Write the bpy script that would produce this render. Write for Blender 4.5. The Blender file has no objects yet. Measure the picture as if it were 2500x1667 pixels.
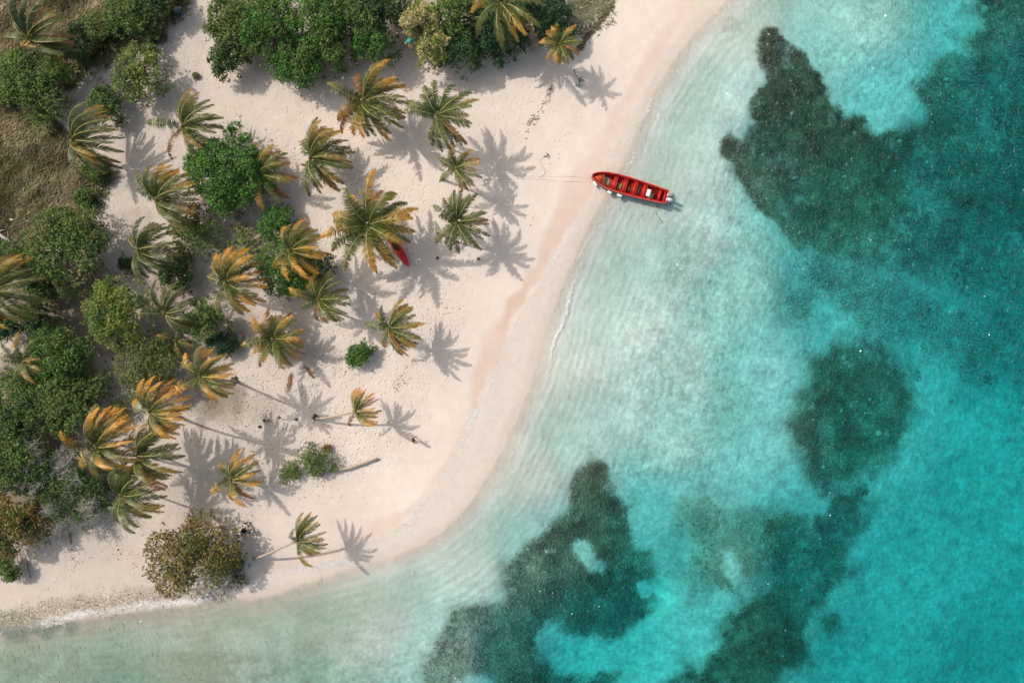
import bpy, math, random
import numpy as np
from mathutils import Vector

random.seed(7)
rng = np.random.default_rng(7)
sc = bpy.context.scene
COL = sc.collection

# ------------------------------------------------------------------ camera
CAM_H = 67.0            # metres above the beach, looking straight down
MPP = 0.04              # metres on the ground per pixel of the 2500 px wide photograph
cam_d = bpy.data.cameras.new('camera')
cam_d.sensor_width = 36.0
cam_d.lens = 36.0 * CAM_H / 100.0
cam_d.clip_end = 5000
cam = bpy.data.objects.new('camera', cam_d)
cam.location = (0, 0, CAM_H)
COL.objects.link(cam)
sc.camera = cam

# ------------------------------------------------------------------ world, sun, exposure
SUN_DIR = Vector((0.80, -0.48, -1.0)).normalized()      # direction the light travels
elev = math.asin(-SUN_DIR.z)
az = math.atan2(-SUN_DIR.x, -SUN_DIR.y)
w = bpy.data.worlds.new('World'); sc.world = w; w.use_nodes = True
wn = w.node_tree
wn.nodes.clear()
wo = wn.nodes.new('ShaderNodeOutputWorld'); wb = wn.nodes.new('ShaderNodeBackground')
sky = wn.nodes.new('ShaderNodeTexSky'); sky.sky_type = 'NISHITA'; sky.sun_disc = False
sky.dust_density = 5.5; sky.ozone_density = 1.5; sky.air_density = 2.0; sky.sun_elevation = elev; sky.sun_rotation = az % (2 * math.pi)
wb.inputs['Strength'].default_value = 0.125
wn.links.new(sky.outputs[0], wb.inputs[0]); wn.links.new(wb.outputs[0], wo.inputs[0])
sl = bpy.data.lights.new('sun', 'SUN'); sl.energy = 3.0; sl.angle = math.radians(0.5)
sl.color = (1.0, 0.945, 0.89)
so = bpy.data.objects.new('sun', sl); so.rotation_mode = 'QUATERNION'
so.rotation_quaternion = SUN_DIR.to_track_quat('-Z', 'Y'); so.location = (-60, 40, 80)
COL.objects.link(so)
sc.view_settings.view_transform = 'Standard'; sc.view_settings.look = 'None'
sc.view_settings.exposure = 0.25; sc.view_settings.gamma = 1.0
sc.view_settings.use_curve_mapping = False

# ------------------------------------------------------------------ helpers
def P(px, py, z=0.0):
    """photograph pixel -> world point on the plane at height z"""
    s = (CAM_H - z) / CAM_H * MPP
    return np.array([(px - 1250.0) * s, -(py - 833.5) * s, z])

def tag(o, label=None, cat=None, group=None, kind=None):
    if label: o['label'] = label
    if cat: o['category'] = cat
    if group: o['group'] = group
    if kind: o['kind'] = kind
    return o

def empty(name, loc, label, cat, group=None):
    o = bpy.data.objects.new(name, None); o.location = loc
    o.empty_display_size = 0.3
    COL.objects.link(o)
    return tag(o, label, cat, group)

def mesh_np(name, V, F, mat, parent=None, colors=None, smooth=False, loc=None, extra=None):
    """V (n,3); F list of int arrays (each (m,3) or (m,4)); colors (n,3) linear point colours"""
    me = bpy.data.meshes.new(name)
    V = np.asarray(V, dtype=np.float32)
    if not isinstance(F, (list, tuple)): F = [F]
    F = [np.asarray(f, dtype=np.int32) for f in F if len(f)]
    me.vertices.add(len(V)); me.vertices.foreach_set('co', V.ravel())
    nl = sum(f.size for f in F); nf = sum(len(f) for f in F)
    me.loops.add(nl); me.polygons.add(nf)
    me.loops.foreach_set('vertex_index', np.concatenate([f.ravel() for f in F]))
    sizes = np.concatenate([np.full(len(f), f.shape[1], dtype=np.int32) for f in F])
    starts = np.concatenate([[0], np.cumsum(sizes)[:-1]]).astype(np.int32)
    me.polygons.foreach_set('loop_start', starts)
    me.update(calc_edges=True)
    if smooth: me.polygons.foreach_set('use_smooth', np.ones(nf, dtype=bool))
    if colors is not None:
        a = me.color_attributes.new('Col', 'FLOAT_COLOR', 'POINT')
        c = np.ones((len(V), 4), dtype=np.float32); c[:, :3] = colors
        a.data.foreach_set('color', c.ravel())
    if extra:
        for k, v in extra.items():
            a = me.attributes.new(k, 'FLOAT', 'POINT'); a.data.foreach_set('value', np.asarray(v, dtype=np.float32))
    if mat: me.materials.append(mat)
    me.validate(clean_customdata=False)
    o = bpy.data.objects.new(name, me)
    if loc is not None: o.location = loc
    COL.objects.link(o)
    if parent is not None: o.parent = parent
    return o

class Acc:
    """collects geometry into one mesh"""
    def __init__(s): s.V = []; s.Q = []; s.T = []; s.C = []; s.n = 0
    def add(s, V, Q=None, T=None, col=None):
        V = np.asarray(V, dtype=float)
        if Q is not None and len(Q): s.Q.append(np.asarray(Q) + s.n)
        if T is not None and len(T): s.T.append(np.asarray(T) + s.n)
        s.V.append(V); s.n += len(V)
        if col is not None:
            c = np.asarray(col, dtype=float)
            s.C.append(np.tile(c, (len(V), 1)) if c.ndim == 1 else c)
    def tube(s, pts, rad, k=6, col=None, cap=True):
        pts = np.asarray(pts, dtype=float); n = len(pts)
        rad = np.full(n, rad) if np.isscalar(rad) else np.asarray(rad)
        t = np.gradient(pts, axis=0); t /= np.linalg.norm(t, axis=1)[:, None] + 1e-9
        ref = np.array([0, 0, 1.0]) if abs(t[0][2]) < 0.9 else np.array([1.0, 0, 0])
        V = []
        for i in range(n):
            a = np.cross(t[i], ref); a /= np.linalg.norm(a) + 1e-9
            b = np.cross(t[i], a)
            an = np.arange(k) / k * 2 * math.pi
            V.append(pts[i] + rad[i] * (np.cos(an)[:, None] * a + np.sin(an)[:, None] * b))
        V = np.concatenate(V)
        Q = [[i * k + j, i * k + (j + 1) % k, (i + 1) * k + (j + 1) % k, (i + 1) * k + j] for i in range(n - 1) for j in range(k)]
        T = []
        if cap:
            V = np.vstack([V, pts[0], pts[-1]])
            T = [[n * k, (j + 1) % k, j] for j in range(k)] + [[n * k + 1, (n - 1) * k + j, (n - 1) * k + (j + 1) % k] for j in range(k)]
        s.add(V, Q, T, col)
    def box(s, c, size, rz=0, col=None, bev=0.0, ry=0):
        x, y, z = [v / 2 for v in size]
        b = bev
        if b <= 0:
            V = np.array([[i * x, j * y, k * z] for k in (-1, 1) for j in (-1, 1) for i in (-1, 1)], float)
            Q = [[0, 2, 3, 1], [4, 5, 7, 6], [0, 1, 5, 4], [2, 6, 7, 3], [0, 4, 6, 2], [1, 3, 7, 5]]
        else:
            ring = [(-x + b, -y), (x - b, -y), (x, -y + b), (x, y - b), (x - b, y), (-x + b, y), (-x, y - b), (-x, -y + b)]
            inn = [((abs(a) - b) * (1 if a > 0 else -1), (abs(c2) - b) * (1 if c2 > 0 else -1)) for a, c2 in ring]
            V = [(a, c2, -z) for a, c2 in ring] + [(a, c2, z - b) for a, c2 in ring] + [(a, c2, z) for a, c2 in inn]
            V = np.array(V, float)
            Q = [[i, (i + 1) % 8, 8 + (i + 1) % 8, 8 + i] for i in range(8)] + [[8 + i, 8 + (i + 1) % 8, 16 + (i + 1) % 8, 16 + i] for i in range(8)]
            Q += [[16, 17, 18, 23], [23, 18, 19, 22], [22, 19, 20, 21], [7, 2, 1, 0], [6, 3, 2, 7], [5, 4, 3, 6]]
        cy, sy = math.cos(ry), math.sin(ry)
        R2 = np.array([[cy, 0, sy], [0, 1, 0], [-sy, 0, cy]])
        cz, sz = math.cos(rz), math.sin(rz)
        R = np.array([[cz, -sz, 0], [sz, cz, 0], [0, 0, 1]])
        s.add(V @ R2.T @ R.T + np.asarray(c, float), Q, None, col)
    def ell(s, c, r, nu=10, nv=6, col=None, jit=0.0, rz=0.0):
        V = []
        for i in range(1, nv):
            th = math.pi * i / nv
            for j in range(nu):
                ph = 2 * math.pi * j / nu
                V.append((math.sin(th) * math.cos(ph), math.sin(th) * math.sin(ph), math.cos(th)))
        V += [(0, 0, 1), (0, 0, -1)]
        V = np.array(V)
        if jit: V = V * (1 + rng.uniform(-jit, jit, (len(V), 1)))
        V = V * np.asarray(r)
        cz, sz = math.cos(rz), math.sin(rz)
        V = V @ np.array([[cz, -sz, 0], [sz, cz, 0], [0, 0, 1]]).T + np.asarray(c, float)
        m = (nv - 1) * nu
        Q = [[i * nu + j, (i + 1) * nu + j, (i + 1) * nu + (j + 1) % nu, i * nu + (j + 1) % nu] for i in range(nv - 2) for j in range(nu)]
        T = [[m, j, (j + 1) % nu] for j in range(nu)] + [[m + 1, (nv - 2) * nu + (j + 1) % nu, (nv - 2) * nu + j] for j in range(nu)]
        s.add(V, Q, T, col)
    def build(s, name, mat, parent=None, smooth=False, loc=None, off=None):
        V = np.concatenate(s.V)
        if off is not None: V = V - np.asarray(off)
        F = []
        if s.Q: F.append(np.concatenate(s.Q))
        if s.T: F.append(np.concatenate(s.T))
        return mesh_np(name, V, F, mat, parent, np.concatenate(s.C) if s.C else None, smooth, loc)

# value noise
def _hash(i, j, seed):
    h = (i.astype(np.int64) * 374761393 + j.astype(np.int64) * 668265263 + seed * 974711) & 0x7fffffff
    h = ((h ^ (h >> 13)) * 1274126177) & 0x7fffffff
    return ((h ^ (h >> 16)) & 0xffff) / 65535.0
def vnoise(x, y, seed=0):
    i = np.floor(x); j = np.floor(y); fx = x - i; fy = y - j
    fx = fx * fx * (3 - 2 * fx); fy = fy * fy * (3 - 2 * fy)
    a = _hash(i, j, seed); b = _hash(i + 1, j, seed); c = _hash(i, j + 1, seed); d = _hash(i + 1, j + 1, seed)
    return (a * (1 - fx) + b * fx) * (1 - fy) + (c * (1 - fx) + d * fx) * fy
def fbm(x, y, scale, octv=4, seed=0):
    r = 0; a = 1.0; t = 0
    for k in range(octv):
        r = r + a * (vnoise(x / scale * 2 ** k, y / scale * 2 ** k, seed + k * 17) - 0.5); t += a; a *= 0.55
    return r / t * 2      # about -1..1
def sstep(a, b, x):
    t = np.clip((x - a) / (b - a), 0, 1); return t * t * (3 - 2 * t)
def poly_sd(x, y, poly):
    """signed distance, positive inside"""
    poly = np.asarray(poly, float); n = len(poly)
    d = np.full(x.shape, 1e18); ins = np.zeros(x.shape, bool)
    for i in range(n):
        ax, ay = poly[i]; bx, by = poly[(i + 1) % n]
        ex, ey = bx - ax, by - ay
        t = np.clip(((x - ax) * ex + (y - ay) * ey) / (ex * ex + ey * ey + 1e-12), 0, 1)
        d = np.minimum(d, (x - ax - t * ex) ** 2 + (y - ay - t * ey) ** 2)
        if ay != by:
            c = ((ay > y) != (by > y)) & (x < (bx - ax) * (y - ay) / (by - ay) + ax)
            ins ^= c
    return np.sqrt(d) * np.where(ins, 1, -1)
def smooth_line(pts, it=2):
    pts = np.asarray(pts, float)
    for _ in range(it):
        q = [pts[0]]
        for a, b in zip(pts[:-1], pts[1:]):
            q += [a * .75 + b * .25, a * .25 + b * .75]
        q.append(pts[-1]); pts = np.array(q)
    return pts

# ------------------------------------------------------------------ materials
def new_mat(name):
    m = bpy.data.materials.new(name); m.use_nodes = True
    nt = m.node_tree; nt.nodes.clear()
    out = nt.nodes.new('ShaderNodeOutputMaterial')
    return m, nt, out
def N(nt, t, **kw):
    n = nt.nodes.new(t)
    for k, v in kw.items():
        if k in n.inputs.keys() if hasattr(n.inputs, 'keys') else False: n.inputs[k].default_value = v
        else: setattr(n, k, v)
    return n
def simple(name, col, rough=0.7, spec=0.3, noise=0.15, scale=6.0, bump=0.2, metal=0.0, bscale=None):
    m, nt, out = new_mat(name); L = nt.links.new
    b = nt.nodes.new('ShaderNodeBsdfPrincipled'); b.inputs['Roughness'].default_value = rough
    b.inputs['Specular IOR Level'].default_value = spec; b.inputs['Metallic'].default_value = metal
    tc = nt.nodes.new('ShaderNodeTexCoord'); ns = nt.nodes.new('ShaderNodeTexNoise'); ns.inputs['Scale'].default_value = scale
    ns.inputs['Detail'].default_value = 5; L(tc.outputs['Object'], ns.inputs['Vector'])
    mr = nt.nodes.new('ShaderNodeMapRange'); mr.inputs['From Min'].default_value = .3; mr.inputs['From Max'].default_value = .7
    mr.inputs['To Min'].default_value = 1 - noise; mr.inputs['To Max'].default_value = 1 + noise
    L(ns.outputs['Fac'], mr.inputs['Value'])
    mx = nt.nodes.new('ShaderNodeVectorMath'); mx.operation = 'SCALE'; mx.inputs[0].default_value = col
    L(mr.outputs[0], mx.inputs['Scale']); L(mx.outputs[0], b.inputs['Base Color'])
    if bump:
        bp = nt.nodes.new('ShaderNodeBump'); bp.inputs['Strength'].default_value = bump; bp.inputs['Distance'].default_value = .02
        n2 = nt.nodes.new('ShaderNodeTexNoise'); n2.inputs['Scale'].default_value = bscale or scale * 4; L(tc.outputs['Object'], n2.inputs['Vector'])
        L(n2.outputs['Fac'], bp.inputs['Height']); L(bp.outputs[0], b.inputs['Normal'])
    L(b.outputs[0], out.inputs[0])
    return m
def leaf_mat(name, trans=0.3, rough=0.55, spec=0.35, nscale=3.0):
    m, nt, out = new_mat(name); L = nt.links.new
    at = nt.nodes.new('ShaderNodeAttribute'); at.attribute_name = 'Col'
    tc = nt.nodes.new('ShaderNodeTexCoord'); ns = nt.nodes.new('ShaderNodeTexNoise'); ns.inputs['Scale'].default_value = nscale
    L(tc.outputs['Object'], ns.inputs['Vector'])
    mr = nt.nodes.new('ShaderNodeMapRange'); mr.inputs['From Min'].default_value = .3; mr.inputs['From Max'].default_value = .7
    mr.inputs['To Min'].default_value = .8; mr.inputs['To Max'].default_value = 1.2; L(ns.outputs['Fac'], mr.inputs['Value'])
    mx = nt.nodes.new('ShaderNodeVectorMath'); mx.operation = 'SCALE'; L(at.outputs['Color'], mx.inputs[0]); L(mr.outputs[0], mx.inputs['Scale'])
    b = nt.nodes.new('ShaderNodeBsdfPrincipled'); b.inputs['Roughness'].default_value = rough; b.inputs['Specular IOR Level'].default_value = spec
    L(mx.outputs[0], b.inputs['Base Color'])
    t = nt.nodes.new('ShaderNodeBsdfTranslucent'); L(mx.outputs[0], t.inputs['Color'])
    ms = nt.nodes.new('ShaderNodeMixShader'); ms.inputs[0].default_value = trans
    L(b.outputs[0], ms.inputs[1]); L(t.outputs[0], ms.inputs[2]); L(ms.outputs[0], out.inputs[0])
    return m
M_LEAF = leaf_mat('tree_leaf', 0.28)
M_PALM = leaf_mat('palm_leaf', 0.20, 0.42, 0.45)
M_GRASS = leaf_mat('dry_grass_blade', 0.2, 0.8, 0.1, 0.8)
M_WEED = leaf_mat('seagrass_blade', 0.15, 0.8, 0.1, 0.5)
M_BARK = simple('bark', (.22, .17, .13), .9, .1, .3, 4, .5)
M_PALMBARK = simple('palm_bark', (.33, .27, .21), .9, .1, .25, 5, .5)
M_GREY = simple('dead_wood', (.40, .36, .31), .9, .1, .2, 6, .4)
M_TWIG = simple('grey_twig', (.27, .27, .23), .9, .1, .2, 6, .2)
M_RED = simple('red_boat_paint', (.30, .008, .005), .5, .3, .35, 3.0, .25)
M_REDIN = simple('red_inside_paint', (.33, .011, .006), .6, .25, .5, 3.5, .3)
M_RIM = simple('worn_orange_red_rim', (.55, .10, .06), .5, .35, .25, 6, .25)
M_WOOD = simple('tan_plywood', (.42, .26, .13), .8, .2, .25, 5, .3)
M_WHITE = simple('white_plastic', (.72, .72, .70), .4, .4, .06, 5, .05)
M_MOTG = simple('grey_motor_cowl', (.17, .19, .19), .35, .5, .15, 4, .05)
M_MOTW = simple('pale_motor_cowl', (.52, .53, .52), .35, .5, .12, 4, .05)
M_BLACK = simple('black_rubber', (.02, .02, .02), .6, .3, .1, 6, .1)
M_DARKW = simple('dark_brown_seat', (.06, .03, .02), .6, .3, .3, 8, .2)
M_ROPE = simple('faded_rope', (.42, .38, .31), .9, .1, .15, 20, .3)
M_ROPEB = simple('blue_green_rope', (.10, .22, .19), .9, .1, .15, 20, .3)
M_IRON = simple('weathered_iron', (.12, .10, .08), .7, .4, .3, 10, .3, .4)
M_SKIN = simple('skin_tan', (.46, .26, .18), .55, .35, .05, 8, .05)
M_SKIN2 = simple('skin_brown', (.20, .10, .065), .55, .35, .05, 8, .05)
M_HAIR = simple('dark_hair', (.025, .016, .012), .5, .4, .2, 12, .2)
M_CLW = simple('white_cotton', (.78, .77, .76), .9, .1, .06, 10, .3)
M_CLL = simple('pale_lavender_cotton', (.58, .58, .68), .9, .1, .06, 10, .3)
M_CLD = simple('dark_maroon_cloth', (.07, .03, .03), .9, .1, .1, 10, .3)
M_CLB = simple('black_cloth', (.012, .012, .012), .9, .1, .15, 10, .4)
M_EYE = simple('eye', (.05, .03, .02), .2, .5, .0, 5, 0)
M_ROCK = simple('pale_coral_rock', (.30, .30, .25), .9, .1, .2, 5, .6)
M_PEB = leaf_mat('pebble_stone', 0.0, 0.85, 0.2, 6)
M_COCO = simple('coconut_husk', (.30, .16, .05), .7, .2, .3, 8, .3)
M_TEAL = simple('faded_teal_paint', (.28, .42, .36), .8, .2, .35, 9, .3)
M_PINK = simple('faded_pink_paint', (.58, .30, .26), .8, .2, .25, 9, .3)
M_CREAM = simple('weathered_cream_paint', (.50, .46, .32), .8, .2, .35, 9, .3)
M_BLUE = simple('blue_tarp', (.01, .14, .35), .6, .3, .2, 6, .3)
M_TURQ = simple('turquoise_cloth', (.04, .36, .33), .7, .2, .2, 6, .3)

# ground material: colour from the painted attribute, grain and relief from noise
def ground_mat():
    m, nt, out = new_mat('sand_ground'); L = nt.links.new
    b = nt.nodes.new('ShaderNodeBsdfPrincipled'); b.inputs['Roughness'].default_value = .85; b.inputs['Specular IOR Level'].default_value = .12
    at = nt.nodes.new('ShaderNodeAttribute'); at.attribute_name = 'Col'
    und = nt.nodes.new('ShaderNodeAttribute'); und.attribute_name = 'under'
    rou = nt.nodes.new('ShaderNodeAttribute'); rou.attribute_name = 'tramp'
    geo = nt.nodes.new('ShaderNodeNewGeometry')
    def noise(scale, det=4, rough=.55, dist=0.0):
        n = nt.nodes.new('ShaderNodeTexNoise'); n.inputs['Scale'].default_value = scale; n.inputs['Detail'].default_value = det
        n.inputs['Roughness'].default_value = rough; n.inputs['Distortion'].default_value = dist
        L(geo.outputs['Position'], n.inputs['Vector']); return n
    def rng_(n, a, b_, c, d):
        r = nt.nodes.new('ShaderNodeMapRange'); r.inputs['From Min'].default_value = a; r.inputs['From Max'].default_value = b_
        r.inputs['To Min'].default_value = c; r.inputs['To Max'].default_value = d; L(n, r.inputs['Value']); return r.outputs[0]
    def mul(a, b_):
        r = nt.nodes.new('ShaderNodeMath'); r.operation = 'MULTIPLY'
        for i, v in enumerate((a, b_)):
            if isinstance(v, (int, float)): r.inputs[i].default_value = v
            else: L(v, r.inputs[i])
        return r.outputs[0]
    def add(a, b_):
        r = nt.nodes.new('ShaderNodeMath'); r.operation = 'ADD'
        for i, v in enumerate((a, b_)):
            if isinstance(v, (int, float)): r.inputs[i].default_value = v
            else: L(v, r.inputs[i])
        return r.outputs[0]
    fine = noise(9, 6, .75)
    f1 = rng_(fine.outputs['Fac'], .25, .75, .90, 1.10)
    med = noise(1.1, 5, .6)
    f2 = rng_(med.outputs['Fac'], .3, .7, .955, 1.045)
    # underwater: mottling of refracted sunlight, painted into the sea bed colour by noise
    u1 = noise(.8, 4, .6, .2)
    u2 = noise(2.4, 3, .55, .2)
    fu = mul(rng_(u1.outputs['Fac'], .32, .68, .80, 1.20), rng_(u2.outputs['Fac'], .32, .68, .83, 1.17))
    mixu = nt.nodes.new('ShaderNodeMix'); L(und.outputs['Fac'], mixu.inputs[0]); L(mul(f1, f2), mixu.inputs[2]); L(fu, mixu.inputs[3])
    # speckle of grains and crumbs of leaf on the sand
    vo = nt.nodes.new('ShaderNodeTexVoronoi'); vo.inputs['Scale'].default_value = 3.2; L(geo.outputs['Position'], vo.inputs['Vector'])
    spk = rng_(vo.outputs['Distance'], .05, .09, .72, 1.0)
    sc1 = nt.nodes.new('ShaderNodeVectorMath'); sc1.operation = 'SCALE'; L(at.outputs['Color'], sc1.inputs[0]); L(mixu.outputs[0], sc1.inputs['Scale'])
    mixs = nt.nodes.new('ShaderNodeMix'); L(rou.outputs['Fac'], mixs.inputs[0]); mixs.inputs[2].default_value = 1.0; L(spk, mixs.inputs[3])
    sc2 = nt.nodes.new('ShaderNodeVectorMath'); sc2.operation = 'SCALE'; L(sc1.outputs[0], sc2.inputs[0]); L(mixs.outputs[0], sc2.inputs['Scale'])
    L(sc2.outputs[0], b.inputs['Base Color'])
    h1 = noise(4.5, 5, .7); h2 = noise(1.6, 4, .6)
    vf = nt.nodes.new('ShaderNodeTexVoronoi'); vf.inputs['Scale'].default_value = 2.3; L(geo.outputs['Position'], vf.inputs['Vector'])
    pit = rng_(vf.outputs['Distance'], .08, .30, -.09, 0)
    hs = add(mul(h1.outputs['Fac'], mul(rou.outputs['Fac'], .11)), mul(h2.outputs['Fac'], .03))
    hs = add(hs, mul(pit, rou.outputs['Fac']))
    hs = add(hs, mul(h1.outputs['Fac'], .015))
    hw = noise(2.1, 4, .55, .35)
    hs2 = add(hs, mul(mul(und.outputs['Fac'], hw.outputs['Fac']), .15))
    bp = nt.nodes.new('ShaderNodeBump'); bp.inputs['Strength'].default_value = .8; bp.inputs['Distance'].default_value = 1.0
    L(hs2, bp.inputs['Height']); L(bp.outputs[0], b.inputs['Normal'])
    L(b.outputs[0], out.inputs[0]); return m
M_GROUND = ground_mat()

def water_mat():
    m, nt, out = new_mat('sea_water'); L = nt.links.new
    geo = nt.nodes.new('ShaderNodeNewGeometry')
    mp = nt.nodes.new('ShaderNodeMapping'); mp.inputs['Rotation'].default_value = (0, 0, .5); mp.inputs['Scale'].default_value = (1, .55, 1)
    L(geo.outputs['Position'], mp.inputs['Vector'])
    n1 = nt.nodes.new('ShaderNodeTexNoise'); n1.inputs['Scale'].default_value = 3.2; n1.inputs['Detail'].default_value = 2.5; n1.inputs['Roughness'].default_value = .5
    n1.inputs['Distortion'].default_value = .6
    L(mp.outputs[0], n1.inputs['Vector'])
    n2 = nt.nodes.new('ShaderNodeTexNoise'); n2.inputs['Scale'].default_value = .45; n2.inputs['Detail'].default_value = 3; L(mp.outputs[0], n2.inputs['Vector'])
    ad = nt.nodes.new('ShaderNodeMath'); ad.operation = 'MULTIPLY_ADD'; L(n2.outputs['Fac'], ad.inputs[0]); ad.inputs[1].default_value = 1.4; L(n1.outputs['Fac'], ad.inputs[2])
    bp = nt.nodes.new('ShaderNodeBump'); bp.inputs['Strength'].default_value = 1.0; bp.inputs['Distance'].default_value = .29
    L(ad.outputs[0], bp.inputs['Height'])
    dt = nt.nodes.new('ShaderNodeVectorMath'); dt.operation = 'DOT_PRODUCT'; L(geo.outputs['Incoming'], dt.inputs[0]); L(bp.outputs[0], dt.inputs[1])
    def mth(op, a, b_=None, c_=None):
        q = nt.nodes.new('ShaderNodeMath'); q.operation = op
        for i_, v_ in enumerate((a, b_, c_)):
            if v_ is None: continue
            if isinstance(v_, (int, float)): q.inputs[i_].default_value = v_
            else: L(v_, q.inputs[i_])
        return q.outputs[0]
    ab = mth('MINIMUM', mth('ABSOLUTE', dt.outputs['Value']), 1.0)
    frf = mth('MULTIPLY_ADD', mth('POWER', mth('SUBTRACT', 1.0, ab), 5.0), .98, .02)      # Schlick, the same from both sides
    tr = nt.nodes.new('ShaderNodeBsdfTransparent'); gl = nt.nodes.new('ShaderNodeBsdfGlossy'); gl.inputs['Roughness'].default_value = .06
    L(bp.outputs[0], gl.inputs['Normal'])
    ms = nt.nodes.new('ShaderNodeMixShader'); L(frf, ms.inputs[0]); L(tr.outputs[0], ms.inputs[1]); L(gl.outputs[0], ms.inputs[2])
    L(ms.outputs[0], out.inputs['Surface'])
    va = nt.nodes.new('ShaderNodeVolumeAbsorption')
    rho = 0.40; sig = (.365, .060, .055)
    va.inputs['Color'].default_value = (1 - sig[0] / rho, 1 - sig[1] / rho, 1 - sig[2] / rho, 1); va.inputs['Density'].default_value = rho
    L(va.outputs[0], out.inputs['Volume'])
    return m
M_WATER = water_mat()

def foam_mat():
    m, nt, out = new_mat('foam'); L = nt.links.new
    geo = nt.nodes.new('ShaderNodeNewGeometry')
    at = nt.nodes.new('ShaderNodeAttribute'); at.attribute_name = 'dens'
    n = nt.nodes.new('ShaderNodeTexNoise'); n.inputs['Scale'].default_value = 3.0; n.inputs['Detail'].default_value = 7; n.inputs['Roughness'].default_value = .72
    n.inputs['Distortion'].default_value = .5
    L(geo.outputs['Position'], n.inputs['Vector'])
    a = nt.nodes.new('ShaderNodeMath'); a.operation = 'MULTIPLY_ADD'; L(at.outputs['Fac'], a.inputs[0]); a.inputs[1].default_value = .42; L(n.outputs['Fac'], a.inputs[2])
    r = nt.nodes.new('ShaderNodeMapRange'); r.inputs['From Min'].default_value = .60; r.inputs['From Max'].default_value = .96; r.inputs['To Max'].default_value = .8
    L(a.outputs[0], r.inputs['Value'])
    d = nt.nodes.new('ShaderNodeBsdfDiffuse'); d.inputs['Color'].default_value = (.68, .67, .66, 1)
    t = nt.nodes.new('ShaderNodeBsdfTransparent'); ms = nt.nodes.new('ShaderNodeMixShader')
    L(r.outputs[0], ms.inputs[0]); L(t.outputs[0], ms.inputs[1]); L(d.outputs[0], ms.inputs[2]); L(ms.outputs[0], out.inputs[0]); return m
M_FOAM = foam_mat()

# ------------------------------------------------------------------ terrain
k = 1 / .9408
SHORE = [(p[0] * k, p[1] * k) for p in [(2300, -700), (1900, -260), (1672, 0), (1608, 62), (1552, 130), (1505, 210), (1467, 290), (1437, 360), (1402, 425), (1372, 478), (1338, 545), (1305, 620), (1275, 700), (1250, 770), (1232, 850), (1195, 945), (1155, 1035), (1105, 1120), (1058, 1185), (1000, 1235), (930, 1268), (850, 1292), (760, 1318), (680, 1345), (620, 1368), (560, 1372), (520, 1362), (480, 1378), (420, 1388), (300, 1402), (200, 1415), (100, 1432), (0, 1445), (-300, 1480), (-900, 1500), (-3000, 1700)]]
SHORE = smooth_line(SHORE, 1)
LAND = np.vstack([SHORE, [(-40000, 1700), (-40000, -40000), (20000, -40000), (9000, -9000)]])
FOAM1 = [(p[0] * k, p[1] * k) for p in [(1640, -40), (1580, 45), (1530, 120), (1480, 210), (1440, 290), (1408, 350), (1385, 410), (1355, 460), (1322, 508), (1298, 555), (1270, 605), (1238, 660), (1195, 710), (1172, 765), (1140, 850), (1105, 925), (1062, 1005), (1040, 1050), (1003, 1118), (962, 1160), (935, 1198), (890, 1222), (845, 1238), (800, 1265), (740, 1290), (680, 1302), (600, 1318)]]
WETIN = [(p[0] * k, p[1] * k) for p in [(1600, -60), (1535, 40), (1470, 150), (1405, 250), (1370, 330), (1318, 390), (1290, 440), (1255, 520), (1228, 595), (1165, 680), (1132, 755), (1092, 830), (1075, 885), (1085, 945), (1062, 985), (1020, 1055), (985, 1110), (930, 1170), (860, 1200), (790, 1245), (700, 1285), (600, 1305)]]
FOAM1 = smooth_line(FOAM1, 2); WETIN = smooth_line(WETIN, 2)
BAND = np.vstack([WETIN, FOAM1[::-1]])
SWASH = np.vstack([FOAM1, smooth_line([tuple(p) for p in SHORE], 0)[::-1][[i for i, p in enumerate(SHORE[::-1]) if p[0] > 560 and p[1] > -60]]])

DEPTH = np.array([(1700,400,.9),(1700,600,1.1),(1500,1000,1.1),(1400,1080,1.1),(1650,1100,1.4),(1850,900,1.8),(2000,150,1.7),(2150,250,2.2),
 (1800,700,1.5),(1900,1050,1.9),(1600,1250,2.4),(1700,1200,2.0),(2300,400,3.6),(2450,600,4.6),(2450,250,3.6),(2450,900,5.2),(2400,1200,4.9),
 (2200,1350,4.4),(2450,1600,5.6),(2100,1600,4.8),(1400,1600,4.4),(1700,1450,2.5),(1800,1560,2.6),(1560,1430,4.2),(1250,1600,2.4),(1300,1350,1.5),
 (1100,1600,1.1),(1150,1400,.8),(900,1500,.7),(500,1600,.7),(100,1620,.9),(2250,850,3.8),(2000,700,2.8),(2000,500,2.5),(1900,350,2.1),(1800,100,.8),
 (2100,50,1.4),(2400,50,2.5),(2100,900,2.7),(2100,1080,3.2),(1750,250,1.0),(1420,1350,1.9),(1500,1500,4.3),(1620,1350,2.8),(1780,1380,2.0),
 (1620,500,.8),(1550,800,.8),(1400,900,.6),(1300,1150,.6),(1650,900,1.2),(1950,1400,4.0),(2600,500,5.5),(2700,1100,6),(2700,1700,6.2),(2000,1900,5.5),(1200,1900,3.5),(400,1900,2.5),(2700,-100,4),(2200,-300,3)], float)
def depth_at(px, py):
    num = np.zeros(px.shape); den = np.zeros(px.shape)
    for x, y, d in DEPTH:
        w_ = 1 / (((px - x) ** 2 + (py - y) ** 2) + 900.0) ** 1.6
        num += w_ * d; den += w_
    far = sstep(1500, 6000, np.hypot(px - 1250, py - 833))
    D_ = num / den; D_ = D_ * (1 - .42 * (1 - sstep(.7, 2.6, D_)))
    return D_ * (1 - far) + 7.0 * far
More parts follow.
